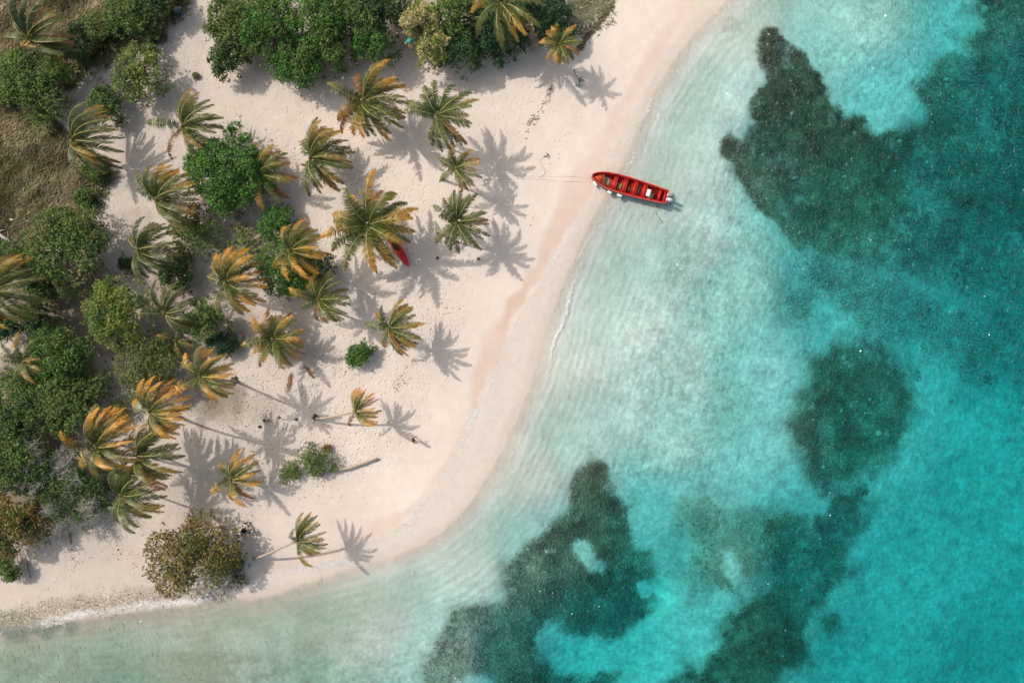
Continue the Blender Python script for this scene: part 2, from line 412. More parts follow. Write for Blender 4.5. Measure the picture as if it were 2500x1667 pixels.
def height(X, Y):
    px = 1250 + X / MPP; py = 833.5 - Y / MPP
    d = -poly_sd(px, py, LAND) * MPP                     # metres, + = sea
    d = d + fbm(X, Y, 2.6, 3, 5) * .16
    z0 = -depth_at(px, py)
    f = CAM_H / (CAM_H - z0)
    D = depth_at(1250 + X / MPP * f, 833.5 - Y / MPP * f)
    dd = np.maximum(d, 0)
    zs = -D * (1 - np.exp(-dd / (1.8 + D * 1.5))) - .02 * np.minimum(dd, 1)
    dl = np.maximum(-d, 0)
    zl = 1.1 * (1 - np.exp(-.08 * dl / 1.1)) + .015 * np.minimum(dl, 1)
    up = sstep(5, 9, dl)
    zl = zl + up * (fbm(X, Y, 9, 3, 31) * .10 + fbm(X, Y, 1.1, 3, 77) * .025)
    z = np.where(d > 0, zs, zl)
    rip = (np.sin(d * 7.5 + fbm(X, Y, 5, 2, 3) * 6) * .018 + np.sin(d * 11.0 + fbm(X, Y, 3, 2, 4) * 5) * .008) * sstep(.4, 1.6, d) * (1 - .75 * sstep(8, 30, d)) * (.6 + .8 * fbm(X, Y, 4, 2, 8))
    z = z + rip + sstep(1.5, 6, d) * (fbm(X, Y, 3.2, 4, 11) * .09)
    return z, d
def gz(p):
    X = np.array([p[0]]); Y = np.array([p[1]]); return float(height(X, Y)[0][0])
def G(px, py, dz=0.0):
    """world point resting on the ground under a photograph pixel"""
    z = 0.0
    for _ in range(3):
        q = P(px, py, z); z = gz(q)
    q = P(px, py, z); q[2] = z + dz
    return q

ring = np.concatenate([np.arange(.6, 20, .8), np.arange(20, 100, 3), np.arange(100, 420, 20), [500, 700, 1000, 1450]])
xs = np.concatenate([-54 - ring[::-1], np.arange(-54, 54.01, .17), 54 + ring])
ys = np.concatenate([-37.5 - ring[::-1], np.arange(-37.5, 37.51, .17), 37.5 + ring])
XX, YY = np.meshgrid(xs, ys); XX = XX.ravel(); YY = YY.ravel()
ZZ, DS = height(XX, YY)
f = CAM_H / (CAM_H - ZZ)
PX = 1250 + XX / MPP * f; PY = 833.5 - YY / MPP * f
def psd(poly, amp=1.0, scale=1.2, seed=0, octv=4):
    return poly_sd(PX, PY, poly) * MPP + fbm(XX, YY, scale, octv, seed) * amp

# seagrass beds: outline, strength, edge softness (m), roughness (m)
BED_A = [(1855,85),(1869,60),(1893,62),(1913,86),(1941,110),(1975,127),(1993,155),(2010,193),(2031,234),(2055,265),(2062,290),(2085,280),(2105,292),(2110,313),(2148,320),(2182,313),(2196,293),(2251,275),(2234,241),(2227,207),(2265,176),(2285,145),(2340,118),(2312,96),(2306,83),(2354,69),(2385,60),(2360,40),(2352,18),(2375,-30),(2400,-300),(2900,-300),(2900,1150),(2560,1000),(2450,900),(2330,790),(2200,700),(2080,645),(1990,625),(1930,600),(1900,545),(1880,530),(1850,510),(1820,480),(1790,430),(1780,390),(1765,375),(1765,345),(1785,330),(1815,345),(1830,315),(1845,300),(1830,270),(1820,250),(1845,205),(1870,205),(1865,170),(1845,120)]
BED_A2 = [(1915,590),(1912,650),(1918,760),(1950,825),(1990,815),(2010,770),(2100,800),(2200,845),(2330,900),(2420,960),(2560,1050),(2900,1200),(2900,600),(2100,560)]
BED_B = [(2065,850),(2099,842),(2130,840),(2182,850),(2234,872),(2268,905),(2276,953),(2258,1005),(2240,1057),(2250,1100),(2224,1125),(2170,1160),(2110,1190),(2050,1185),(2018,1198),(1980,1175),(1970,1144),(1950,1090),(1915,1030),(1948,990),(1948,950),(1978,930),(2000,890),(2035,872)]
BED_C = [(2105,1195),(2085,1240),(2100,1262),(2062,1320),(2048,1372),(2020,1420),(2005,1455),(1985,1475),(2000,1512),(1950,1525),(1935,1600),(1890,1620),(1850,1680),(1800,1900),(1500,1900),(1640,1720),(1700,1660),(1737,1620),(1794,1548),(1838,1470),(1870,1460),(1902,1409),(1898,1370),(1887,1342),(1890,1300),(1915,1283),(1962,1282),(2018,1262),(2037,1230),(2074,1218)]
BED_D = [(1685,1218),(1720,1190),(1755,1205),(1790,1245),(1850,1225),(1906,1222),(1990,1225),(1975,1270),(1900,1300),(1880,1345),(1900,1400),(1840,1455),(1800,1480),(1740,1455),(1693,1424),(1660,1380),(1651,1342),(1655,1267)]
BED_E = [(1432,1125),(1450,1110),(1470,1121),(1483,1155),(1505,1192),(1539,1237),(1545,1290),(1556,1331),(1584,1346),(1598,1380),(1602,1410),(1614,1454),(1602,1492),(1562,1529),(1520,1560),(1487,1568),(1449,1552),(1400,1545),(1374,1535),(1340,1532),(1318,1560),(1325,1600),(1370,1635),(1440,1645),(1520,1640),(1490,1700),(1350,1760),(1030,1760),(1015,1680),(1022,1589),(1075,1544),(1082,1484),(1124,1466),(1191,1466),(1225,1470),(1225,1398),(1240,1361),(1318,1297),(1374,1226),(1404,1147)]
HOLE1 = [(1392,1330),(1405,1313),(1440,1320),(1462,1350),(1482,1385),(1470,1402),(1440,1398),(1412,1370)]
HOLE2 = [(1548,1440),(1552,1420),(1568,1412),(1568,1402),(1577,1402),(1582,1425),(1600,1440),(1590,1462),(1565,1466)]
HOLE3 = [(1768,1350),(1795,1345),(1812,1380),(1818,1420),(1790,1430),(1772,1400)]
HOLE4 = [(1112,1662),(1150,1645),(1195,1655),(1210,1700),(1100,1700)]
m = {}
sf = 1.0 + 4 * sstep(560, 760, PY) + 1.5 * sstep(2080, 2300, PX)
m['a'] = sstep(-.35 * sf, .6 * sf, psd(BED_A, .95, 1.6, 100) + sstep(560, 760, PY) * fbm(XX, YY, 6, 4, 101) * 2.5)
right = sstep(2100, 2450, PX) * sstep(-200, 500, PY)
m['a'] = m['a'] * (1 - .22 * sstep(480, 800, PY)) * (1 - .08 * right)
m['a2'] = .55 * sstep(-3.2, 3.6, psd(BED_A2, 3.2, 4.0, 110))
m['b'] = .90 * sstep(-1.2, 1.9, psd(BED_B, 1.8, 2.2, 120) + .7 - sstep(2080, 2270, PX) * 1.6 - sstep(2050, 2260, PX) * sstep(980, 1150, PY) * 1.2)
m['c'] = .96 * sstep(-1.3, 1.3, psd(BED_C, 2.2, 2.4, 130) + 1.1)
m['d'] = .56 * sstep(-2.2, 2.8, psd(BED_D, 2.4, 2.6, 140)) * (1 - sstep(-.4, .6, psd(HOLE3, .8, 1.5, 150)))
m['e'] = .93 * sstep(-.6, 1.1, psd(BED_E, 1.2, 1.8, 160)) * (1 - .75 * sstep(-.2, .5, psd(HOLE1, .4, 1.2, 170))) * (1 - sstep(-.1, .3, psd(HOLE2, .2, 1.0, 180))) * (1 - sstep(-.4, .6, psd(HOLE4, .8, 1.5, 190)))
m['e'] = m['e'] * (1 - .28 * (1 - sstep(1150, 1350, PX)))
C_d = m['d'].copy(); m['d'] = m['d'] * .75
weed = np.maximum.reduce(list(m.values()))
gap = np.clip(sstep(.30, .60, fbm(XX, YY, 1.6, 4, 200)) * .6 + sstep(.15, .6, fbm(XX, YY, 4.5, 4, 201)) * .45, 0, .9)          # bare pockets
weed = weed * (1 - .50 * gap)
def blob(x, y, rx, ry, seed, amp=.5):
    return 1 - sstep(.5, 1.2, np.hypot((PX - x) / rx, (PY - y) / ry) + fbm(XX, YY, 1.2, 4, seed) * amp)
thin = .40 * blob(1787, 66, 26, 22, 300, .9) + .42 * blob(2150, 20, 70, 34, 301, .9) + .30 * blob(1690, 700, 60, 150, 302) + .22 * blob(1640, 900, 60, 90, 303) \
     + .28 * blob(1780, 1000, 70, 80, 304) + .35 * blob(2360, 40, 30, 26, 305, .8) + .8 * blob(380, 1645, 360, 60, 306, .9) + .5 * blob(60, 1600, 90, 60, 308, .8) + .25 * blob(1650, 620, 50, 80, 307)
algae = sstep(1.2, 2.6, DS) * (1 - sstep(4, 7, DS)) * (.5 + .5 * fbm(XX, YY, 6, 3, 310))
algae = algae + .6 * blob(1180, 1490, 110, 40, 311) + .5 * blob(1240, 1410, 40, 60, 312)

GRASSL = [(-60000,-60000),(9000,-60000),(4300,-5200),(2100,-1500),(1050,-420),(540,-120),(445,25),(385,75),(320,95),(265,135),(225,185),(150,215),(108,290),(150,330),(195,385),(250,425),(240,470),(195,525),(100,585),(0,640),(-500,720),(-3000,900),(-60000,1300)]
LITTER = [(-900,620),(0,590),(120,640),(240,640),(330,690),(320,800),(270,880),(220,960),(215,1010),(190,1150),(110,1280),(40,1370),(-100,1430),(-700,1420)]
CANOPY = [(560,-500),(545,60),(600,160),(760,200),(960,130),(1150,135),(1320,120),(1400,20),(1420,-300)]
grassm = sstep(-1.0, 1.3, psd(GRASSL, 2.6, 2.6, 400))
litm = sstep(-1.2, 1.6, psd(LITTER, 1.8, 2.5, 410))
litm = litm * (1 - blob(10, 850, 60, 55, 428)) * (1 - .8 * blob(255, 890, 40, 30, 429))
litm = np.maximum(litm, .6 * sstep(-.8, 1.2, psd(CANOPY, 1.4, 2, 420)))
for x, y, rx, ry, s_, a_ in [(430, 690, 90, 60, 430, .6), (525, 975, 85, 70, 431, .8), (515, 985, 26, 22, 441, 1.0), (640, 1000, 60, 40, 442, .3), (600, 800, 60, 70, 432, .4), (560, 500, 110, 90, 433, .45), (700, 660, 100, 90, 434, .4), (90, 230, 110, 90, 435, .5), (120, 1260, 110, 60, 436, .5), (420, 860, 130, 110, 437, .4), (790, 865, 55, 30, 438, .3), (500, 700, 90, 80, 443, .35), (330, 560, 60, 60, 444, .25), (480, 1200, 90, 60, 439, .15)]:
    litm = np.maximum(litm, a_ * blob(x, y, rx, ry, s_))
bandm = sstep(-.35, .55, psd(BAND, .8, 2.6, 440)); swm = sstep(-.2, .25, psd(SWASH, .3, 1.5, 450))
PEBP = [(-400,1520),(-50,1500),(110,1472),(320,1442),(480,1432),(560,1438),(545,1458),(340,1478),(150,1508),(0,1530),(-400,1560)]
pebm = sstep(-.6, .6, psd(PEBP, .9, 1.5, 460))
rockm = .8 * blob(60, 1530, 110, 34, 461, .7)

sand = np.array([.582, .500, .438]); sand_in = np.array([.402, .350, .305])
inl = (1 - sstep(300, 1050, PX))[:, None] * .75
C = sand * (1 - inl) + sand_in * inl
C = C * (1 + (fbm(XX, YY, 5, 5, 500) * .07 + fbm(XX, YY, 1.2, 4, 501) * .04)[:, None])
def mixc(C, col, a): a = np.clip(a, 0, 1)[:, None]; return C * (1 - a) + np.array(col) * a
C = mixc(C, (.510, .385, .310), bandm * (.45 + .55 * sstep(330, 560, PY)) * (1 - .35 * sstep(1000, 1200, PY)) * (.9 + .7 * fbm(XX, YY, 4, 4, 502)))
C = mixc(C, (.520, .455, .405), swm * .9)
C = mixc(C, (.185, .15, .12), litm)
gr = fbm((XX + YY) * .45, (YY - XX) * 1.5, .9, 5, 701)
C = mixc(C, (.225, .185, .120), grassm)
C = mixc(C, (.105, .120, .045), grassm * sstep(.05, .5, fbm(XX, YY, 5, 4, 703)) * .8)
C = mixc(C, (.085, .075, .042), grassm * sstep(.0, .5, gr) * .9)
C = mixc(C, (.33, .28, .20), grassm * sstep(.1, .6, -gr) * .6)
C = mixc(C, (.26, .225, .175), pebm * .8)
C = mixc(C, (.455, .385, .325), sstep(-1.3, -.1, DS + fbm(XX, YY, 2.2, 3, 540) * .5) * .55)
sea = sstep(0, .5, DS)
C = mixc(C, (.535, .478, .442), sea * sstep(.1, 2.2, DS))
murk = sea * (1 - sstep(700, 1150, PX)) * sstep(1380, 1500, PY)
C = mixc(C, (.335, .285, .225), murk * (.9 + .5 * fbm(XX, YY, 5, 4, 520)))
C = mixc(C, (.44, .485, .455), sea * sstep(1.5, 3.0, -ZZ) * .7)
C = C * (1 + (sea * (fbm(XX, YY, 9, 4, 530) * .16 + fbm(XX, YY, 2.4, 4, 531) * .12))[:, None])
C = mixc(C, (.31, .34, .25), np.clip(algae, 0, 1) * sea * .6)
C = mixc(C, (.22, .19, .13), np.clip(thin, 0, 1) * sea * .62)
C = mixc(C, (.30, .24, .17), C_d * sea * .9)
C = mixc(C, (.15, .16, .13), rockm)
deepf = sstep(1.6, 4.0, -ZZ)[:, None]
WC = np.array([.102, .108, .066]) * (1 - deepf) + np.array([.07, .155, .125]) * deepf  # deep weed painted paler and greener, in place of light scattered in the water
wv = ((1 + fbm(XX, YY, .9, 4, 510) * .8) * (1 + fbm(XX, YY, 7, 4, 511) * .5))[:, None]
weed = weed * (1 + .18 * fbm(XX, YY, 9, 3, 512)) * (1 - .12 * sstep(2050, 2350, PX)); weed = np.clip(weed, 0, 1)
C = C * (1 - weed[:, None] * sea[:, None]) + WC * wv * weed[:, None] * sea[:, None]
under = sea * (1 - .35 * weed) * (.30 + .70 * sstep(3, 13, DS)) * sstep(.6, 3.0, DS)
tramp = (1 - sea) * sstep(6, 11, -DS) * (1 - .4 * grassm) + .25 * litm
tramp = np.clip(tramp * (.55 + .45 * np.clip(1 - np.hypot((PX - 800) / 700, (PY - 900) / 500), 0, 1)), 0, 1)
nx, ny = len(xs), len(ys)
ii = (np.arange(ny - 1)[:, None] * nx + np.arange(nx - 1)[None, :]).ravel()
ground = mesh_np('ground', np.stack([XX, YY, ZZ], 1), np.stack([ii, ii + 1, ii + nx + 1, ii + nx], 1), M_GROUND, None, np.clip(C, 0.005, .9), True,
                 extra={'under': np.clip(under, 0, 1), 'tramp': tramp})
tag(ground, 'pale beach sand running out to the sea bed under the lagoon', None, None, 'structure')

# sea water: one closed body of clear absorbing water, top at sea level
V = np.array([[x, y, z] for z in (-14, 0) for y in (-1400, 1400) for x in (-1400, 1400)], float)
wat = mesh_np('water', V, np.array([[0, 2, 3, 1], [4, 5, 7, 6], [0, 1, 5, 4], [2, 6, 7, 3], [0, 4, 6, 2], [1, 3, 7, 5]]), M_WATER)
tag(wat, 'clear turquoise sea with small ripples', None, None, 'structure')

# ---- foam ribbons
def ribbon(name, line, width, dens, label, seed, z_off=.012, wat_level=False):
    line = np.asarray(line, float)
    seg = np.linalg.norm(np.diff(line, axis=0), axis=1); s = np.concatenate([[0], np.cumsum(seg)])
    n = int(s[-1] * MPP / .22); t = np.linspace(0, s[-1], n)
    lx = np.interp(t, s, line[:, 0]); ly = np.interp(t, s, line[:, 1])
    X = (lx - 1250) * MPP; Y = -(ly - 833.5) * MPP
    tx, ty = np.gradient(X), np.gradient(Y); L_ = np.hypot(tx, ty); nx_, ny_ = -ty / L_, tx / L_
    X = X + nx_ * fbm(X, Y, 1.6, 3, seed) * .35; Y = Y + ny_ * fbm(X, Y, 1.6, 3, seed + 1) * .35
    wv_ = width * (.65 + .9 * np.clip(fbm(X, Y, 3.0, 3, seed + 2) + .4, 0, 1.2))
    ks = np.linspace(-1, 1, 7); V = []; A = []
    dn = dens * np.clip(.55 + .9 * fbm(X, Y, 4.0, 3, seed + 4), .05, 1.2)
    for kk in ks:
        a, b = X + nx_ * wv_ * kk, Y + ny_ * wv_ * kk
        z = np.maximum(height(a, b)[0], 0.0) + z_off
        V.append(np.stack([a, b, z], 1)); A.append(dn * (1 - abs(kk) ** 1.6))
    V = np.concatenate(V); A = np.concatenate(A)
    i0 = np.arange(n - 1)
    Q = np.concatenate([np.stack([i0 + j * n, i0 + 1 + j * n, i0 + 1 + (j + 1) * n, i0 + (j + 1) * n], 1) for j in range(6)])
    o = mesh_np(name, V, Q, M_FOAM, smooth=True, extra={'dens': A})
    return tag(o, label, 'foam', None, 'stuff')
ribbon('foam_line', FOAM1[8:], .36, .85, 'thin white foam line at the top of the swash along the orange wet sand', 600)
ribbon('foam_line', [(540,1440),(580,1445),(640,1425),(700,1400),(770,1385),(830,1372),(900,1350),(960,1335),(1010,1300)], .25, .35, 'faint foam on the swash beside the lone leaning palm', 610)
ribbon('foam_line', [(690,1395),(740,1382),(800,1376),(870,1372)], .45, 1.25, 'bright white foam patch below the lone leaning palm', 620)
ribbon('foam_line', [(870,1335),(920,1315),(975,1292),(1005,1270),(1025,1235),(1040,1205)], .45, 1.15, 'broken white foam at the bend of the beach', 630)
ribbon('foam_line', [(100,1520),(180,1500),(260,1488),(340,1474),(420,1468),(480,1465),(540,1440),(575,1440)], .55, 1.15, 'white foam washing the pebbly bottom left shore', 640)
ribbon('foam_line', [(-60,1545),(20,1535),(90,1528),(160,1512)], .7, .95, 'thin foam over the dark rocks in the bottom left corner', 650)
ribbon('foam_line', [(x + 18, y + 12) for x, y in FOAM1[14:-6]], .5, .6, 'faint lacy wash left on the swash below the first foam line', 670)
ribbon('foam_line', [(x + 42, y + 22) for x, y in FOAM1[20:-10]], .4, .52, 'second faint wash line between the foam line and the water', 680)
ribbon('foam_line', [(1420,640),(1405,680),(1390,730),(1372,790),(1355,830),(1335,890)], .26, .8, 'thin white line of wavelets at the water edge below the boat', 660)

# ---- seagrass: tufts of short blades standing on the bed
def tufts(name, X, Y, Z, per, ln, wd, cols, mat, label, cat, tilt=.7, wind=None, kind='stuff', seed=0):
    r = np.random.default_rng(seed); n = len(X)
    X = np.repeat(X, per); Y = np.repeat(Y, per); Z = np.repeat(Z, per); cols = np.repeat(cols, per, 0); m_ = len(X)
    a = r.uniform(0, 2 * np.pi, m_); l = ln * r.uniform(.6, 1.3, m_)
    h = np.stack([np.cos(a), np.sin(a)], 1)
    if wind is not None: h = h * .45 + np.array(wind); h /= np.linalg.norm(h, axis=1)[:, None] + 1e-6
    tl = tilt * r.uniform(.6, 1.3, m_)
    d = np.stack([h[:, 0] * np.sin(tl), h[:, 1] * np.sin(tl), np.cos(tl)], 1)
    sd = np.stack([-h[:, 1], h[:, 0], np.zeros(m_)], 1) * (wd * r.uniform(.7, 1.3, m_))[:, None]
    B = np.stack([X + r.normal(0, ln * .25, m_), Y + r.normal(0, ln * .25, m_), Z], 1)
    mid = B + d * l[:, None] * .5; tip = B + d * l[:, None] + np.stack([h[:, 0], h[:, 1], -np.ones(m_) * .4], 1) * l[:, None] * .2
    V = np.stack([B, mid - sd, tip, mid + sd], 1).reshape(-1, 3)
    i = np.arange(m_) * 4; Q = np.stack([i, i + 1, i + 2, i + 3], 1)
    cc = np.repeat(cols * r.uniform(.7, 1.35, (m_, 1)), 4, 0)
    o = mesh_np(name, V, Q, mat, None, np.clip(cc, 0, 1)); return tag(o, label, cat, None, kind)
dense = (np.abs(XX) < 53.5) & (np.abs(YY) < 37)
def bed(mask, label, n, seed):
    r = np.random.default_rng(seed)
    pr = mask * (weed > .2) * dense * weed ** 3; pr = pr / pr.sum()
    idx = r.choice(len(XX), n, p=pr)
    X = XX[idx] + r.uniform(-.1, .1, n); Y = YY[idx] + r.uniform(-.1, .1, n); Z = ZZ[idx]
    dp = sstep(1.6, 4, -Z)[:, None]
    cols = np.clip(C, .01, 1)[idx] * (1.0 + fbm(X, Y, 2.0, 3, 520)[:, None] * .5)
    tufts('seagrass_bed', X, Y, Z, 4, .24, .045, cols, M_WEED, label, 'seagrass', 1.0, seed=seed)
bed(m['a'] > .35, 'large dark seagrass bed with a pointed tongue, right of the red boat', 15000, 1)
bed((m['a2'] > .25) & (m['a'] <= .35), 'thinner mid green seagrass below the large dark bed on the right', 4000, 2)
bed(m['b'] > .35, 'rounded dark seagrass patch in the lower right of the lagoon', 5000, 3)
bed(m['c'] > .35, 'dark seagrass strip slanting down to the bottom edge', 5000, 4)
bed(m['d'] > .2, 'small brownish seagrass patch between the two dark lower beds', 1200, 5)
bed(m['e'] > .35, 'dark green seagrass bed with a pale oval sand hole, bottom centre', 8000, 6)

# pale coral heads in the seagrass
cor = [(1932,278,9),(1862,378,8),(1938,435,12),(2060,432,9),(2068,460,7),(2184,418,9),(2242,352,8),(2168,385,9),(2262,398,12),(2214,457,7),(2325,238,7),(2382,225,8),(2420,240,7),(2268,258,6),(2195,345,8),(2085,325,7),(2310,195,9),(2445,60,8),(1952,568,9),(2320,977,8),(2122,975,7),(2053,1002,8),(2145,1058,12),(2010,1140,9),(1957,1440,7),(1937,1402,8),(1992,1495,7),(1912,1600,7),(2090,1148,6),(1260,1440,6),(1330,1395,6),(1290,1340,5)]
for i, (x, y, r_) in enumerate(cor):
    q = G(x, y)
    a = Acc(); R = r_ * MPP * random.uniform(.45, .85)
    a.ell((0, 0, R * .2), (R, R * random.uniform(.7, 1), R * .55), 9, 6, None, .16, random.random() * 3)
    a.ell((R * .6, R * .3, R * .1), (R * .5, R * .45, R * .35), 8, 5, None, .18)
    o = a.build('coral_head', M_ROCK, smooth=True, loc=q)
    tag(o, 'pale rounded coral head among dark seagrass under water', 'coral', 'pale coral heads in the seagrass')

# ---- dry grass
gm = np.where(dense, grassm, 0) * (1 - sea); streak = .5 - 1.6 * fbm((XX + YY) * .45, (YY - XX) * 1.5, .9, 5, 701)
pr = gm * (.35 + .65 * np.clip(streak, 0, 1)); pr /= pr.sum(); ng = 42000
idx = rng.choice(len(XX), ng, p=pr)
X = XX[idx] + rng.uniform(-.09, .09, ng); Y = YY[idx] + rng.uniform(-.09, .09, ng)
tn = fbm(X, Y, 4, 3, 710)[:, None] * .5 + .5
cols = (np.array([.36, .28, .185]) * (1 - tn) + np.array([.150, .160, .060]) * tn) * (1 + rng.normal(0, .25, (ng, 1))) * np.clip(.75 + 1.1 * -fbm((X + Y) * .45, (Y - X) * 1.5, 1.6, 4, 705), .35, 1.5)[:, None]
tufts('dry_grass', X, Y, ZZ[idx], 3, .5, .036, cols, M_GRASS, 'wind combed dry brown grass covering the upper left corner', 'grass', 1.05, (.75, .55), seed=9)
# sparse weeds creeping on the sand: top right edge of the wood and vine line
def scatter_poly(poly, n, seed, soft=.8):
    r = np.random.default_rng(seed); poly = np.asarray(poly, float)
    lo, hi = poly.min(0), poly.max(0); out = []
    while len(out) < n:
        p = r.uniform(lo, hi, (n * 2, 2)); s = poly_sd(p[:, 0], p[:, 1], poly) * MPP + r.normal(0, soft, len(p))
        out += list(p[s > 0])
    return np.array(out[:n])
def ground_pts(pp):
    X = (pp[:, 0] - 1250) * MPP; Y = -(pp[:, 1] - 833.5) * MPP; Z = height(X, Y)[0]
    s = (CAM_H - Z) / CAM_H; return X * s, Y * s, Z
def creeping(poly, n, seed, label, col, ln=.3, soft=.5, per=3):
    pp = scatter_poly(poly, n, seed, soft); X, Y, Z = ground_pts(pp)
    cols = np.tile(np.array(col), (n, 1)) * (1 + fbm(X, Y, 1.5, 3, seed)[:, None] * .4)
    tufts('low_weeds', X, Y, Z, per, ln, .035, cols, M_GRASS, label, 'weeds', 1.15, seed=seed)
creeping([(1390,-30),(1500,-30),(1480,15),(1440,50),(1400,90),(1385,60)], 1000, 21, 'grey green scrubby weeds on sand at the top edge beside the dark trees', (.20,.20,.12), soft=.9)
creeping([(1500,5),(1475,45),(1455,70),(1430,100),(1412,128),(1408,122),(1428,90),(1462,55),(1490,10)], 220, 22, 'thin creeping vine running down the sand right of the small yellow palm', (.16,.13,.06), .22, .15)
creeping([(1355,200),(1345,235),(1332,255),(1300,310),(1285,340),(1290,300),(1325,250),(1340,215)], 40, 23, 'thin broken vine trailing down the sand below the small yellow palm', (.20,.16,.08), .18, .15)
creeping([(230,420),(255,400),(270,440),(215,520),(90,590),(80,570),(190,505),(225,460)], 1400, 24, 'green weeds fringing the dry grass edge', (.11,.15,.05), .3, .7)
creeping([(40,900),(120,880),(110,1000),(20,990)], 600, 25, 'green undergrowth on the ground by the left edge', (.09,.13,.045), .3, .7)
creeping([(130,60),(240,20),(330,60),(300,130),(220,160),(150,120)], 1600, 26, 'olive green scrub on the ground between the upper left trees', (.12,.14,.055), .35, .8)

# fallen leaf crumbs
def crumbs(poly, n, seed, label, soft=1.2, size=.032, col=(.15, .10, .065)):
    n = int(n * .62); pp = scatter_poly(poly, n * 3, seed, soft); kq = fbm(pp[:, 0], pp[:, 1], 45, 4, seed) + np.random.default_rng(seed).normal(0, .25, n * 3); pp = pp[np.argsort(-kq)[:n]]; X, Y, Z = ground_pts(pp); r = np.random.default_rng(seed)
    a = r.uniform(0, 6.28, n); l = size * r.lognormal(0, .45, n); w_ = l * r.uniform(.4, .8, n)
    cx, sx = np.cos(a), np.sin(a); V = []
    for u, v, h in ((-1, 0, .004), (0, -1, .02), (1, 0, .03), (0, 1, .012)):
        V.append(np.stack([X + u * l * cx - v * w_ * sx, Y + u * l * sx + v * w_ * cx, Z + h + .006], 1))
    V = np.stack(V, 1).reshape(-1, 3); i = np.arange(n) * 4
    cols = np.repeat(np.array(col) * r.uniform(.4, 1.9, (n, 1)), 4, 0)
    o = mesh_np('fallen_leaves', V, np.stack([i, i + 1, i + 2, i + 3], 1), M_PEB, None, np.clip(cols, 0, 1)); tag(o, label, 'leaves', None, 'stuff')
crumbs([(520,880),(700,850),(860,870),(860,930),(760,960),(820,1010),(640,1030),(560,1080),(480,1030)], 1900, 31, 'brown leaf litter scattered on sand right of the orange palms')
crumbs([(600,990),(700,1000),(900,1070),(900,1200),(760,1230),(620,1240),(480,1180),(520,1060)], 1300, 32, 'sparse leaf litter on sand around the fallen palm trunk')
crumbs([(60,1280),(330,1240),(520,1240),(640,1260),(640,1320),(430,1400),(280,1440),(120,1440),(60,1400)], 2200, 33, 'leaf litter on the lower left beach by the olive tree')
crumbs([(700,860),(870,850),(880,920),(780,940)], 450, 34, 'dark leaf litter beside the small oval bush')
crumbs([(880,560),(1150,620),(1120,800),(980,900),(820,760)], 500, 35, 'few dark crumbs on open sand in the middle of the beach', size=.04)
crumbs([(420,280),(620,260),(640,330),(900,420),(860,520),(700,500),(560,300)], 500, 36, 'few leaf crumbs on sand between the upper palms', size=.045)
crumbs([(100,600),(330,690),(300,900),(230,980),(100,960),(60,700)], 3000, 37, 'thick brown litter on dark soil under the left trees', size=.08, col=(.24,.18,.12))
crumbs([(1150,600),(1330,400),(1450,150),(1330,480),(1200,700)], 160, 38, 'tiny crumbs of weed on the upper beach near the water', size=.035)
crumbs([(960,940),(985,900),(1010,870),(1040,850),(1020,890),(985,930),(975,960)], 130, 39, 'faint trail of crumbs along an old tide line mid beach', .2, .05)

# pebbles
pp = scatter_poly(PEBP[1:-1], 5200, 41, .35); X, Y, Z = ground_pts(pp); r = np.random.default_rng(41); n = len(X)
base = np.array([[1, 0, 0], [.3, .95, 0], [-.8, .6, 0], [-.8, -.6, 0], [.3, -.95, 0], [.1, 0, .6]])
sz = .045 * r.lognormal(0, .4, n); a = r.uniform(0, 6.28, n); ca, sa = np.cos(a), np.sin(a)
V = np.stack([X[:, None] + sz[:, None] * (base[:, 0] * ca[:, None] - base[:, 1] * sa[:, None]), Y[:, None] + sz[:, None] * (base[:, 0] * sa[:, None] + base[:, 1] * ca[:, None]), Z[:, None] + sz[:, None] * base[:, 2] - .003], 2).reshape(-1, 3)
i = np.arange(n)[:, None] * 6; T = np.concatenate([i + np.array([j, (j + 1) % 5, 5]) for j in range(5)])
cols = np.repeat(np.array([.34, .29, .23]) * r.uniform(.25, 1.7, (n, 1)), 6, 0)
tag(mesh_np('pebbles', V, T, M_PEB, None, np.clip(cols, 0, 1)), 'brown pebbles along the bottom left waterline', 'pebbles', None, 'stuff')

# ------------------------------------------------------------------ broadleaf trees
PAL = {'green': ((.040, .098, .014), (.150, .230, .045)), 'bright': ((.024, .100, .012), (.105, .245, .035)), 'dark': ((.018, .052, .014), (.085, .145, .035)),
       'deep': ((.012, .055, .022), (.050, .140, .045)), 'olive': ((.080, .098, .030), (.210, .215, .075)), 'lime': ((.110, .165, .022), (.29, .33, .07)),
       'yellow': ((.27, .25, .09), (.60, .52, .25)), 'brown': ((.115, .090, .026), (.31, .235, .06)), 'mid': ((.058, .102, .020), (.195, .245, .058)), 'rust': ((.16, .10, .03), (.34, .20, .06))}
def leaves_mesh(cent, nrm, ln, wd, col, r):
    n = len(cent); t = r.normal(size=(n, 3)); t -= (t * nrm).sum(1)[:, None] * nrm; t /= np.linalg.norm(t, axis=1)[:, None] + 1e-9
    b = np.cross(nrm, t); l = (ln * r.uniform(.65, 1.35, n))[:, None]; w_ = (wd * r.uniform(.7, 1.3, n))[:, None]
    V = np.stack([cent - t * l * .5, cent + b * w_ * .5 + nrm * w_ * .15, cent + t * l * .5, cent - b * w_ * .5 + nrm * w_ * .15], 1).reshape(-1, 3)
    i = np.arange(n) * 4
    return V, np.stack([i, i + 1, i + 2, i + 3], 1), np.repeat(col, 4, 0)
